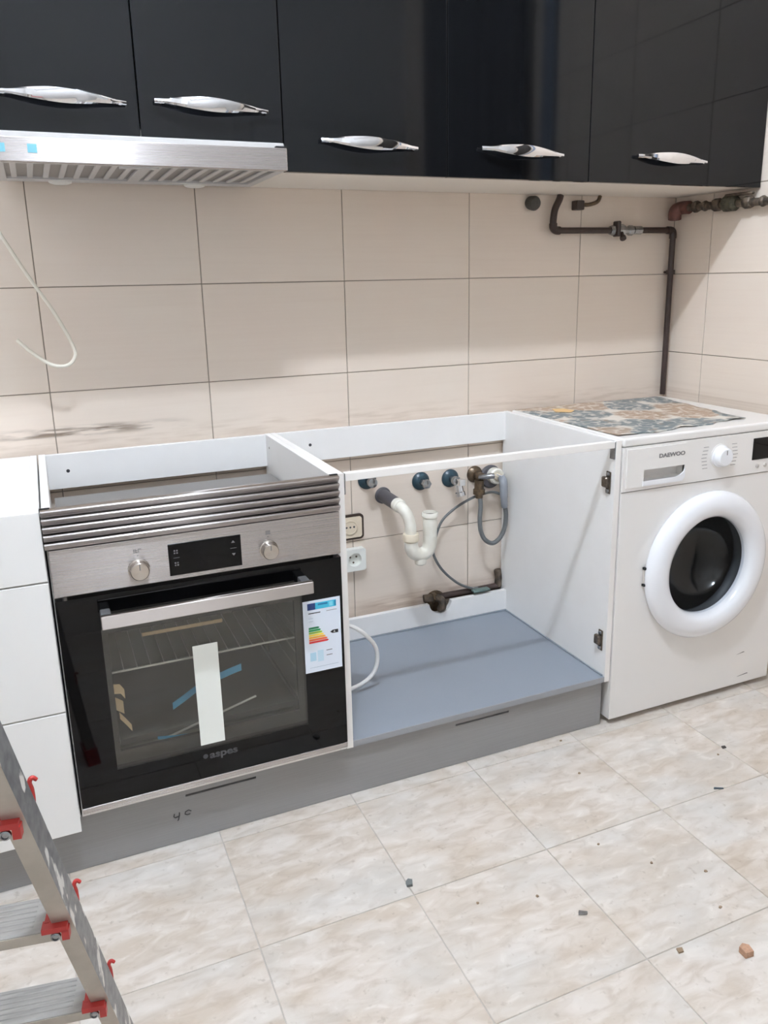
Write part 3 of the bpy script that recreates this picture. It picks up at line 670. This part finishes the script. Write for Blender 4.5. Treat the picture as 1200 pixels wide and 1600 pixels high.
# ------------------------------------------------------------ wall cabinets
ZU, UD = 1.467, -.334
def handle_mesh(cx, cz, half=.120):
    # twisted bow handle: flat bar, narrow at its ends, widening and turning over in the middle
    m = MB(); rings = []; K = 36
    for i in range(K + 1):
        t = -1 + 2 * i / K; x = cx + t * half
        e = (1 - abs(t) ** 1.7); h = .0046 + .0095 * max(0, 1 - abs(t / .82) ** 1.9) ; d = .0032 + .0012 * e
        out = UD - .012 - .018 * (1 - t * t)
        ang = math.radians(18) + math.radians(58) * t
        zz = cz - t * .004
        c, s_ = math.cos(ang), math.sin(ang); sec = []
        for a, b in ((1, .35), (.55, 1), (-.55, 1), (-1, .35), (-1, -.35), (-.55, -1), (.55, -1), (1, -.35)):
            zl, yl = a * h, b * d
            sec.append((x, out + yl * c - zl * s_ * .55, zz + zl * c * .95 + yl * s_ + zl * abs(s_) * .12))
        rings.append(sec)
    m.grid(rings); return m
def upper(name, label, x0, x1, splits, zb):
    e = thing(name, label, 'cabinet', ((x0 + x1) / 2, -.16, zb))
    yb = -.002; fr = UD + .019; ZTU = 2.17
    box('side_panel', CARCASS, e, x0 + .0005, x0 + .0165, fr, yb, zb + .001, ZTU); box('side_panel', CARCASS, e, x1 - .0165, x1 - .0005, fr, yb, zb + .001, ZTU)
    box('bottom_panel', CARCASS, e, x0 + .0165, x1 - .0165, fr, yb, zb + .001, zb + .017); box('top_panel', CARCASS, e, x0 + .0165, x1 - .0165, fr, yb, ZTU - .016, ZTU)
    box('back_panel', CARCASS, e, x0 + .0165, x1 - .0165, yb - .006, yb - .001, zb + .017, ZTU - .016)
    ed = [x0] + splits + [x1]
    for a, b in zip(ed, ed[1:]):
        d = box('door', ANTHRACITE, e, a + .0012, b - .0012, UD, UD + .018, zb, ZTU, .0012, 2)
        cx = (a + b) / 2
        if len(ed) == 2: cx = 1.083
        if name == 'hood_cabinet': cx = (a + b) / 2 - (.002 if a > -.5 else -.008)
        obj('handle', handle_mesh(cx, zb + .063 + .001), CHROME, d, 28)
        for s_ in (-1, 1): obj('handle_post', MB().lathe([(0, .006), (.0135, .005)], (cx + s_ * .108, UD, zb + .064 - s_ * .0038), (0, -1, 0), 12), CHROME, d, 40)
    return e
U0, U1, U2, U3, UL = -.0137, .3958, .8125, 1.4265, -.3198
upper('hood_cabinet', 'short glossy anthracite wall cabinet with two doors above the cooker hood', -.626, U0, [UL], 1.5265)
upper('wall_cabinet', 'glossy anthracite two-door wall cabinet between hood cabinet and single-door cabinet', U0, U2, [U1], ZU)
upper('wall_cabinet', 'glossy anthracite single-door wall cabinet above the washing machine', U2, U3, [], ZU)

# ------------------------------------------------------------ cooker hood
HX0, HX1, HF, HZ0, HZ1 = -.612, -.0165, -.366, 1.4655, 1.5115
hd = thing('cooker_hood', 'brushed steel pull-out cooker hood under the wall cabinet', 'cooker hood', (-.31, -.2, HZ0))
box('front_panel', STEEL, hd, HX0, HX1, HF, HF + .014, HZ0, HZ1, .0015, 2)
fm = frame_mesh(0, 1, 0, 1, 0, 1, 0, 1, 0, 1); fm.bm.free()
hb = MB(); hb.box(HX0 + .004, HX1 - .002, HF + .014, -.030, HZ0 + .010, HZ1 + .012, .002)
obj('body', hb, HOODGREY, hd)
ux0, ux1, uy0, uy1 = HX0 + .004, HX1 - .002, HF + .014, -.030
fr_ = MB(); z0, z1 = HZ0, HZ0 + .010; w = .020
fr_.box(ux0, ux0 + w, uy0, uy1, z0, z1, .001); fr_.box(ux1 - w, ux1, uy0, uy1, z0, z1, .001); fr_.box(ux0 + w, ux1 - w, uy0, uy0 + .012, z0, z1, .001); fr_.box(ux0 + w, ux1 - w, uy1 - .05, uy1, z0, z1, .001); fr_.box(-.328, -.302, uy0 + .012, uy1 - .05, z0, z1, .001)
obj('underside_frame', fr_, HOODGREY, hd)
for fx0, fx1 in ((ux0 + w, -.328), (-.302, ux1 - w)):
    fl = obj('grease_filter', MB().box(fx0, fx1, uy0 + .012, uy1 - .05, z0 + .006, z0 + .009), FILTER, hd)
    nb = 8
    for i in range(nb):
        x = fx0 + (fx1 - fx0) * (i + .5) / nb
        obj('filter_bar', MB().box(x - .006, x + .006, uy0 + .02, uy1 - .06, z0 + .002, z0 + .0061, .001), HOODGREY, fl)
obj('filter_latch', MB().box(-.37, -.29, uy0 + .010, uy0 + .028, z0 - .003, z0 + .001, .001), HOODGREY, hd)
for x in (-.475, -.165): obj('hood_lamp', MB().lathe([(0, .026), (.004, .025), (.007, .018), (.008, .001)], (x, uy1 - .026, z0), (0, 0, -1), 24), mat('frosted_lens', (222, 220, 214), .3), hd, 40)
for cx in (-.590, -.533): obj('film_square', MB().box(cx - .0085, cx + .0085, HF - .0006, HF + .0002, 1.4825, 1.4985), CYAN, hd)
obj('end_cap', MB().box(HX1 - .024, HX1, HF + .002, HF + .0138, HZ1, HZ1 + .004, .0005), BLACK, hd)

# hood cable, hanging in a loop
cb = catmull([(-.66, -.10, 1.462), (-.655, -.11, 1.42), (-.625, -.12, 1.362), (-.575, -.105, 1.262), (-.522, -.09, 1.165), (-.490, -.085, 1.088), (-.491, -.085, 1.058), (-.512, -.082, 1.042), (-.545, -.075, 1.047), (-.585, -.060, 1.078), (-.612, -.05, 1.106)], 8)
tag(obj('power_cable', MB().tube(cb, .0042, 10), CABLE_C, None, 60), 'loose cream cable hanging in a loop below the cooker hood', 'cable')
# white cable of the oven, coming out through the side panel
cb = catmull([(.0165, -.30, .352), (.06, -.315, .352), (.115, -.335, .335), (.158, -.352, .292), (.171, -.355, .25), (.160, -.355, .205), (.125, -.352, .176), (.07, -.345, .162), (.0165, -.335, .1605)], 8)
tag(obj('oven_cable', MB().tube(cb, .0056, 10), CABLE_W, None, 60), 'thick white cable curving out beside the oven onto the blue-grey cabinet floor', 'cable')

# ------------------------------------------------------------ plumbing on the back wall
def stub(name, label, x, z, r, kind):
    e = thing(name, label, 'valve', (x, 0, z), 'water outlets on the wall')
    obj('wall_flange', MB().lathe([(0, r), (.004, r), (.012, r * .78), (.016, r * .5)], (x, -.0003, z), (0, -1, 0), 28), TEAL if kind != 'brass' else BRASS, e, 30)
    obj('threaded_stub', MB().lathe([(.010, .012), (.034, .012), (.036, .0145), (.050, .0145), (.052, .010), (.053, .001)], (x, 0, z), (0, -1, 0), 6 if kind == 'hex' else 20), DULL_CHROME if kind != 'brass' else BRASS, e, 30)
    if kind == 'chrome':
        obj('valve_body', MB().lathe([(0, .013), (.03, .013), (.032, .016), (.044, .016)], (x + .004, -.045, z - .004), (.15, -.2, -1), 16), CHROME, e, 30)
        obj('valve_handle', MB().box(x - .006, x + .016, -.075, -.052, z - .010, z + .010, .003, 2), CHROME, e)
    return e
stub('water_outlet', 'dark teal capped water outlet above the grey drain pipe', .294, .645, .029, 'plain')
stub('water_outlet', 'dark teal round water outlet with plain steel plug', .473, .620, .029, 'hex')
stub('angle_valve', 'chrome angle valve on dark teal flange', .576, .617, .029, 'chrome')
bv = stub('brass_tap', 'dirty brass tap with grey hose screwed underneath', .664, .620, .027, 'brass')
obj('tap_body', MB().lathe([(0, .015), (.028, .015), (.03, .019), (.045, .019), (.047, .012), (.058, .012)], (.655, -.048, .612), (0, 0, -1), 16), BRASS, bv, 30)
obj('tap_handle', MB().tube([(.655, -.05, .620), (.672, -.075, .628), (.690, -.08, .628)], .0085, 10), DULL_CHROME, bv, 40)
# washer drain outlet
wo = thing('waste_outlet', 'white ringed waste outlet with dark backing disc in the corner', 'waste outlet', (.735, 0, .60))
obj('backing_disc', MB().lathe([(0, .038), (.006, .038), (.012, .034), (.013, .001)], (.7215, -.0003, .606), (0, -1, 0), 32), PVC_G, wo, 40)
obj('white_ring', MB().lathe([(.010, .026), (.034, .026), (.038, .022), (.036, .014), (.012, .014)], (.728, 0, .612), (0, -1, 0), 28, cap=False), PVC_W, wo, 40)
obj('outlet_nozzle', MB().lathe([(.012, .0138), (.060, .0125), (.062, .001)], (.728, 0, .612), (0, -1, 0), 20), PVC_CREAM, wo, 40)
obj('hose_clip', MB().tube([(.708, -.064, .628), (.722, -.070, .622), (.736, -.068, .626)], .0022, 8), CHROME, wo, 40)
dh = thing('drain_hose', 'pale grey drain elbow bent down from the white ringed outlet', 'hose', (.725, -.07, .50))
obj('elbow_tube', MB().tube(catmull([(.7275, -.0635, .612), (.7245, -.078, .606), (.724, -.082, .585), (.727, -.080, .55), (.733, -.075, .52)], 6), [.0130] * 12 + [.0125] * 6 + [.011] * 6 + [.0095], 14), HOSE_P, dh, 50)
hp = catmull([(.655, -.055, .553), (.653, -.062, .53), (.646, -.07, .49), (.648, -.072, .455), (.662, -.073, .423), (.690, -.073, .405), (.718, -.073, .418), (.735, -.073, .45), (.739, -.074, .49), (.735, -.075, .519)], 8)
tag(obj('inlet_hose', MB().tube(hp, .0072, 12), HOSE_G, None, 60), 'dark grey ribbed hose hanging in a U below the brass tap', 'hose')
th = catmull([(.752, -.030, .548), (.716, -.026, .560), (.675, -.026, .557), (.634, -.028, .548), (.577, -.030, .524), (.531, -.030, .488), (.508, -.028, .428), (.503, -.026, .386), (.533, -.026, .327), (.588, -.026, .272), (.640, -.024, .243), (.668, -.022, .238)], 7)
tag(obj('thin_hose', MB().tube(th, .0042, 10), HOSE_G, None, 60), 'thin grey hose arching behind the white trap down to the wall pipe', 'hose')
# sink trap
tp = thing('sink_trap', 'white plastic sink trap on a grey drain pipe coming out of the wall', 'drain trap', (.38, 0, .43))
obj('drain_pipe', MB().lathe([(0, .0200), (.108, .0200), (.108, .0165), (.06, .0165)], (.345, -.0005, .590), (0, -1, -.02), 24), PVC_G, tp, 40)
obj('wall_ring', MB().lathe([(0, .026), (.005, .0255), (.008, .021)], (.345, -.0003, .590), (0, -1, 0), 24), PVC_G, tp, 40)
el = catmull([(.345, -.090, .588), (.3455, -.122, .587), (.349, -.146, .580), (.356, -.160, .562), (.361, -.165, .535), (.362, -.165, .505)], 6)
obj('elbow', MB().tube(el, .0165, 18), PVC_W, tp, 50)
obj('elbow_collar', MB().lathe([(0, .0205), (.02, .0205), (.023, .0175)], (.345, -.108, .588), (0, -1, -.05), 24), PVC_W, tp, 40)
obj('union_nut', MB().lathe([(0, .0235), (.004, .025), (.020, .025), (.024, .0215)], (.362, -.165, .512), (0, 0, -1), 12), PVC_CREAM, tp, 30)
ub = catmull([(.362, -.165, .492), (.363, -.165, .470), (.372, -.165, .452), (.392, -.165, .443), (.413, -.165, .450), (.423, -.165, .470), (.424, -.165, .50)], 6)
obj('u_bend', MB().tube(ub, .0205, 20), PVC_W, tp, 50)
obj('inlet_leg', MB().lathe([(0, .0195), (.01, .0205), (.062, .0205), (.066, .0185), (.068, .0240), (.078, .0240), (.081, .0215), (.076, .0195), (.05, .0185)], (.424, -.165, .488), (0, 0, 1), 24, cap=False), PVC_W, tp, 40)
obj('seal_ring', MB().lathe([(0, .0216), (.002, .0222), (.004, .0216)], (.424, -.165, .5555), (0, 0, 1), 24), BRONZE, tp, 40)
obj('cleanout_cap', MB().lathe([(0, .012), (.004, .017), (.018, .019), (.024, .016)], (.392, -.165, .412), (0, 0, 1), 20), PVC_W, tp, 35)
# gas pipe low along the wall behind the rail, with valve and elbow in the notch
gp = thing('wall_pipe', 'dark rusty pipe low on the wall behind the lower cabinet rail', 'pipe', (.63, -.012, .22))
obj('pipe', MB().tube([(.50, -.0125, .228), (.752, -.0125, .228)], .0105, 12), PIPE_BR, gp, 40)
obj('elbow_fitting', MB().tube(catmull([(.470, -.022, .236), (.505, -.030, .236), (.520, -.048, .232), (.520, -.056, .212), (.520, -.040, .200)], 5), .0125, 12), PIPE_CORR, gp, 40)
obj('collar', MB().lathe([(0, .017), (.012, .017)], (.497, -.027, .236), (1, 0, 0), 6), BRASS, gp, 30)
obj('wall_rose', MB().lathe([(0, .036), (.004, .036), (.008, .03), (.0085, .001)], (.520, -.0003, .212), (0, -1, 0), 24), BRASS, gp, 40)
obj('valve_lever', MB().box(.640, .700, -.050, -.026, .232, .240, .003, 2), mat('valve_lever_green', (96, 116, 112), .5, noise=.6, nscale=60), gp)
obj('upright_pipe', MB().tube([(.750, -.0125, .228), (.752, -.0135, .255), (.748, -.0125, .285)], .012, 12), PIPE_CORR, gp, 40)

# sockets
so1 = thing('power_socket', 'cream wall socket in dark brown frame, above a white socket', 'socket', (.225, 0, .505))
fm = MB(); 
def rrect(x0, x1, z0, z1, r, n=6):
    P = []
    for cx, cz, a0 in ((x1 - r, z1 - r, 0), (x0 + r, z1 - r, PI / 2), (x0 + r, z0 + r, PI), (x1 - r, z0 + r, 1.5 * PI)):
        P += [(cx + r * math.cos(a0 + PI / 2 * k / n), cz + r * math.sin(a0 + PI / 2 * k / n)) for k in range(n + 1)]
    return P
obj('socket_frame', MB().prism(rrect(.186, .277, .465, .544, .012), -.008, -.0002, 'y'), SOCK_B, so1)
obj('socket_plate', MB().prism(rrect(.193, .270, .472, .537, .008), -.0105, -.008, 'y'), SOCK_C, so1)
obj('socket_ring', MB().lathe([(0, .024), (.0025, .023), (.003, .020), (.001, .019), (.001, .001)], (.232, -.0104, .505), (0, -1, 0), 28), SOCK_C, so1, 30)
for dx in (-.012, 0, .012): obj('pin_hole_shade', MB().lathe([(0, .003), (.0006, .003)], (.232 + dx, -.0114, .506), (0, -1, 0), 10), MARK_SHADE, so1)  # flat dark discs, shade of the pin holes given by colour
so2 = thing('power_socket', 'square white wall socket below the brown framed socket', 'socket', (.235, 0, .40))
ro = []
for k in range(48):
    a = 2 * PI * k / 48; t = min(.040 / max(abs(math.cos(a)), 1e-6), .035 / max(abs(math.sin(a)), 1e-6)); ro.append((.236 + t * math.cos(a), .403 + t * math.sin(a)))
WC = (.240, .404); sr = MB()
ci = [(WC[0] + .0215 * math.cos(a), WC[1] + .0215 * math.sin(a)) for a in [math.atan2(z - .403, x - .236) for x, z in ro]]
sr.grid([[(x, yy, z) for x, z in R] for R, yy in ((ro, -.0002), (ro, -.022), (ci, -.022), (ci, -.006))])
obj('socket_plate', sr, SOCK_W, so2)
for dx, dz in ((-.010, .005), (.010, .005), (0, -.013)): obj('contact', MB().lathe([(0, .0032), (.0012, .0032)], (WC[0] + dx, -.006, WC[1] + dz), (0, -1, 0), 10), BRONZE, so2)

# pipes under the wall cabinets
bp = thing('gas_pipe', 'brown painted pipe stepping along the tiles down to the washer corner', 'pipe', (1.39, -.02, .83))
y = -.0225
obj('pipe_drop', MB().tube(catmull([(.945, y, 1.466), (.940, y, 1.452), (.926, y, 1.425), (.921, y, 1.395), (.921, y, 1.378)], 5), .0105, 12), PIPE_BR, bp, 40)
obj('pipe_elbow', MB().tube(catmull([(.921, y, 1.384), (.922, y, 1.372), (.931, y, 1.364), (.945, y, 1.363)], 5), .0125, 12), PIPE_BR, bp, 40)
obj('pipe_run', MB().tube([(.94, y, 1.363), (1.385, y, 1.366)], .0095, 12), PIPE_BR, bp, 40)
obj('pipe_elbow', MB().tube(catmull([(1.366, y, 1.366), (1.384, y, 1.365), (1.3905, y, 1.358), (1.392, y, 1.34)], 5), .0120, 12), PIPE_BR, bp, 40)
obj('pipe_down', MB().tube([(1.392, y, 1.35), (1.392, y, .826)], .0095, 12), PIPE_BR, bp, 40)
vb = obj('stop_valve', MB().lathe([(0, .013), (.012, .017), (.016, .012), (.022, .012), (.028, .019), (.052, .019), (.058, .012), (.070, .012), (.074, .016), (.088, .016)], (1.135, y, 1.3645), (1, 0, 0), 8), DULL_CHROME, bp, 30)
obj('valve_spindle', MB().lathe([(0, .006), (.026, .006), (.028, .010), (.036, .010)], (1.174, y - .006, 1.364), (-.2, -.6, -.7), 12), PIPE_BR, vb, 30)
obj('valve_lug', MB().box(1.150, 1.162, y - .024, y + .006, 1.345, 1.392, .003), PIPE_BR, vb)
obj('pipe_coupling', MB().lathe([(0, .013), (.03, .013)], (1.228, y, 1.3655), (1, 0, 0), 12), DULL_CHROME, bp, 30)
obj('pipe_clamp', MB().lathe([(0, .0145), (.014, .0145)], (1.392, y, 1.226), (0, 0, 1), 12), PIPE_BR, bp, 30)
obj('clamp_screw', MB().tube([(1.375, -.012, 1.233), (1.411, -.012, 1.233)], .004, 8), PIPE_BR, bp, 40)
st = thing('capped_stub', 'dark capped pipe stub on the tiles under the wall cabinet', 'pipe stub', (.85, 0, 1.445))
obj('cap', MB().lathe([(0, .020), (.022, .0215), (.030, .017), (.034, .001)], (.852, -.0003, 1.444), (0, -1, -.15), 20), mat('dark_grey_cap', (70, 68, 64), .5, noise=.7, nscale=60), st, 35)
st2 = thing('angle_tap', 'small dark square tap with thin pipe bending up into cabinet', 'tap', (1.01, 0, 1.44))
obj('tap_block', MB().box(1.001, 1.030, -.030, -.0003, 1.424, 1.452, .003, 2), PIPE_BR, st2)
obj('thin_pipe', MB().tube(catmull([(1.025, -.018, 1.440), (1.055, -.020, 1.441), (1.083, -.022, 1.450), (1.093, -.022, 1.4665)], 6), .0062, 10), BRASS, st2, 40)
# corroded pipe on the right wall
cp_ = thing('corroded_pipe', 'corroded old pipe with fittings along the side wall under the cabinet', 'pipe', (1.40, -.2, 1.425))
pxo = lambda yy: rw(yy, .024)
obj('pipe', MB().tube([(pxo(-.06), -.06, 1.432), (pxo(-.46), -.46, 1.424)], .0115, 12), PIPE_CORR, cp_, 40)
obj('rusty_elbow', MB().tube(catmull([(pxo(-.085), -.085, 1.432), (pxo(-.055), -.055, 1.433), (pxo(-.036) - .012, -.040, 1.425), (pxo(-.036) - .008, -.034, 1.398)], 5), .0205, 14), RUST, cp_, 40)
obj('wall_elbow', MB().tube(catmull([(pxo(-.445), -.445, 1.4245), (pxo(-.462), -.462, 1.424), (rw(-.47, .010), -.470, 1.424), (rw(-.47, .001), -.470, 1.424)], 5), .0145, 12), PIPE_CORR, cp_, 40)
for yy, r_, w_ in ((-.105, .018, .02), (-.145, .016, .014), (-.185, .019, .03), (-.30, .018, .03), (-.36, .016, .015)):
    obj('fitting', MB().lathe([(0, r_ * .8), (.004, r_), (w_ - .004, r_), (w_, r_ * .8)], (pxo(yy), yy, 1.4325 + .02 * (yy + .06)), (0, -1, 0), 8), PIPE_CORR, cp_, 30)
vv = obj('valve_body', MB().lathe([(0, .014), (.01, .024), (.045, .024), (.055, .014)], (pxo(-.222), -.222, 1.430), (0, -1, 0), 10), mat('old_valve_green', (92, 90, 74), .6, .3, noise=.9, nscale=60, rgb2=(50, 46, 40), bump=.5), cp_, 30)
obj('valve_lever', MB().box(pxo(-.25) - .012, pxo(-.25) + .006, -.335, -.232, 1.449, 1.457, .003), PIPE_CORR, vv)

# ------------------------------------------------------------ step ladder (left foreground)
AZ = math.radians(10)
lt, ln = Vector((math.cos(AZ), -math.sin(AZ), 0)), Vector((math.sin(AZ), math.cos(AZ), 0))
A = Vector((-.6612, -1.3031, .650)) - lt * .0075; lean, splay = .379, .0702; WID = .36
LZ = [.219, .4345, .650, .8655, 1.081]
def rp(z, side, a=0, b=0): # point on a rail: a across (outwards), b in depth (away), at height z
    c = A + (ln * lean) * (.650 - z)
    h = splay * (.650 - z)
    base = c + (lt * (h + a) if side > 0 else lt * (-WID - h - a))
    return Vector((base.x, base.y, z)) + ln * b
ld = thing('step_ladder', 'aluminium step ladder spattered with white paint, red plastic tread brackets', 'ladder', tuple(A.xy) + (0,))
ZTOP = 1.13
for side in (1, -1):
    w, dpt, tk = .024, .046, .0022
    sec = [(w, 0), (w, dpt), (0, dpt), (0, dpt - tk), (w - tk, dpt - tk), (w - tk, tk), (0, tk), (0, 0)]
    web = [(w - tk, 0.0006), (w, .0006), (w, dpt), (w - tk, dpt)]
    obj('rail_web', MB().grid([[rp(z, side, a, b) for a, b in web] for z in (.012, ZTOP)]), ALU, ld)
    obj('rail_front_flange', MB().grid([[rp(z, side, a, b) for a, b in [(0, 0), (w, 0), (w - .0004, tk), (0, tk)]] for z in (.012, ZTOP)]), ALU_P, ld)
    obj('rail_rear_flange', MB().grid([[rp(z, side, a, b) for a, b in [(0, dpt - tk), (w - tk, dpt - tk), (w - tk, dpt), (0, dpt)]] for z in (.012, ZTOP)]), ALU_P, ld)
    obj('rubber_foot', MB().grid([[rp(z, side, a, b) for a, b in [(-.004, -.004), (w + .004, -.004), (w + .004, dpt + .004), (-.004, dpt + .004)]] for z in (0, .04)]), RED, ld)
for z in LZ:
    L_, R_ = rp(z, -1, -.001), rp(z, 1, -.001)
    tv = R_ - L_
    def P(u, b, dz): return L_ + tv * u + ln * b + Vector((0, 0, dz))
    tm = MB().grid([[P(u, -.006, -.018), P(u, -.006, -.002), P(u, -.003, 0), P(u, .055, 0), P(u, .057, -.002), P(u, .057, -.018), P(u, .052, -.018), P(u, .052, -.004), P(u, -.002, -.004), P(u, -.002, -.018)] for u in (0.0, 1.0)])
    tr_ = obj('tread', tm, TREADM, ld)
    for q in range(6):
        b = .003 + q * .009
        obj('tread_rib', MB().grid([[P(u, b, 0), P(u, b + .004, 0), P(u, b + .003, .0012), P(u, b + .001, .0012)] for u in (0.06, .94)]), TREADM, tr_)
    obj('tread_nosing', MB().grid([[P(u, -.0075, -.017), P(u, -.0075, -.003), P(u, -.006, -.003), P(u, -.006, -.017)] for u in (0.0, 1.0)]), ALU_P, tr_)
    for side in (1, -1):
        c0 = rp(z, side, 0, 0); ot = lt * side
        def Q(a, b, dz): return c0 + ot * a + ln * b + Vector((0, 0, dz))
        bm_ = MB()
        bm_.grid([[Q(a, -.012, -.002), Q(a, -.012, .0055), Q(a, .004, .0055), Q(a, .004, -.002)] for a in (-.012, .019)])
        bm_.grid([[Q(a, -.012, -.015), Q(a, -.012, .0), Q(a, -.0005, .0), Q(a, -.0005, -.015)] for a in (.0115, .0205)])
        bm_.grid([[Q(a, .0, .002), Q(a, .0, .006), Q(a, .050, .003), Q(a, .050, -.001)] for a in (-.010, -.004)])
        br = obj('tread_bracket', bm_, RED, ld)
        hk = MB()
        zz = rp(z + .006, side, 0, 0); 
        cpt = [Q(.020, .046, -.022), Q(.022, .052, -.012), Q(.0215, .054, .002), Q(.020, .054, .012), Q(.0235, .055, .018), Q(.0285, .055, .014)]
        hk.tube(catmull(cpt, 4), [.0028] * 8 + [.0030] * 8 + [.0026] * 4 + [.0022], 8)
        obj('bracket_hook', hk, RED, br, 50)
        bc = Q(.004, -.009, -.0085)
        obj('rivet', MB().lathe([(0, .0065), (.003, .006), (.004, .004), (.0025, .0035), (.0025, .0005)], bc, tuple(-ln), 14), DULL_CHROME, br, 30)
# top platform and support legs on the near side
tpz = ZTOP
cA = rp(tpz, 1, .02, .02); cB = rp(tpz, -1, .02, .02)
obj('top_cap', MB().grid([[cA + ln * b + Vector((0, 0, dz)) for b, dz in ((.05, 0), (.05, .03), (-.10, .03), (-.10, 0))], [cB + ln * b + Vector((0, 0, dz)) for b, dz in ((.05, 0), (.05, .03), (-.10, .03), (-.10, 0))]]), RED, ld)
for s_, c in ((1, cA), (-1, cB)):
    top = c - ln * .07; bot = Vector((top.x, top.y, 0)) - ln * .26 + lt * s_ * .01
    obj('support_leg', MB().grid([[p + lt * a + ln * b for a, b in ((-.011, -.015), (.011, -.015), (.011, .015), (-.011, .015))] for p in (bot, top)]), ALU_P, ld)

# ------------------------------------------------------------ crumbs on the floor
def bit(name, label, cat, x, y, P, h, mtl, tilt=0):
    m = MB(); m.prism([(x + a, y + b) for a, b in P], .0006, h, 'z')
    for v in m.bm.verts:
        if v.co.z > h * .5: v.co.z += tilt * (v.co.x - x); v.co.x += random.uniform(-.001, .001)
    tag(obj(name, m, mtl), label, cat, 'rubble crumbs on the floor')
bit('brick_chip', 'small orange-brown brick chip lying on the floor tiles', 'debris', .507, -1.317, [(-.010, -.009), (.008, -.011), (.011, .004), (.002, .012), (-.009, .008)], .013, mat('brick_chip', (192, 150, 122), .8, noise=.6, nscale=200))
bit('metal_bit', 'small shiny grey metal bit on the floor tiles', 'debris', .292, -1.109, [(-.010, -.002), (.006, -.008), (.009, -.003), (-.005, .006)], .004, DULL_CHROME)
bit('dark_splinter', 'thin dark blue-grey splinter on the floor by the washing machine', 'debris', .838, -.921, [(-.012, .004), (.010, -.006), (.012, -.003), (-.008, .008)], .003, mat('splinter_dark', (72, 84, 92), .6))
bit('grey_scrap', 'curled grey plastic scrap lying on a floor tile joint', 'debris', .012, -.893, [(-.008, -.006), (.004, -.009), (.009, .004), (.001, .010), (-.006, .005)], .007, mat('scrap_grey', (112, 116, 114), .6))
bit('plaster_crumb', 'brownish plaster crumb lying near the brick chip', 'debris', .400, -1.262, [(-.006, -.004), (.005, -.005), (.007, .003), (-.003, .006)], .004, mat('crumb_brown', (150, 128, 104), .8))
bit('dark_crumb', 'tiny dark crumb on the floor in front of the washing machine', 'debris', .985, -.792, [(-.007, -.003), (.005, -.004), (.007, .003), (-.004, .005)], .004, mat('crumb_dark', (70, 66, 62), .8))
for k in range(9):
    x, y = ((.613, -.580), (.568, -.724), (.946, -.811), (.446, -.960), (.512, -1.056), (.598, -1.123), (.550, -1.212), (.236, -1.034), (.116, -1.000))[k]
    r = random.uniform(.0025, .0045); a0 = random.uniform(0, 6)
    m = MB(); m.prism([(x + r * random.uniform(.7, 1.3) * math.cos(a0 + q * 1.256), y + r * random.uniform(.6, 1.2) * math.sin(a0 + q * 1.256)) for q in range(5)], .0006, .0028, 'z')
    tag(obj('dust_speck', m, mat('crumb_brown', (150, 128, 104), .8)), 'tiny brown dust speck scattered on the beige floor tiles', 'debris', 'dust specks scattered on the floor')
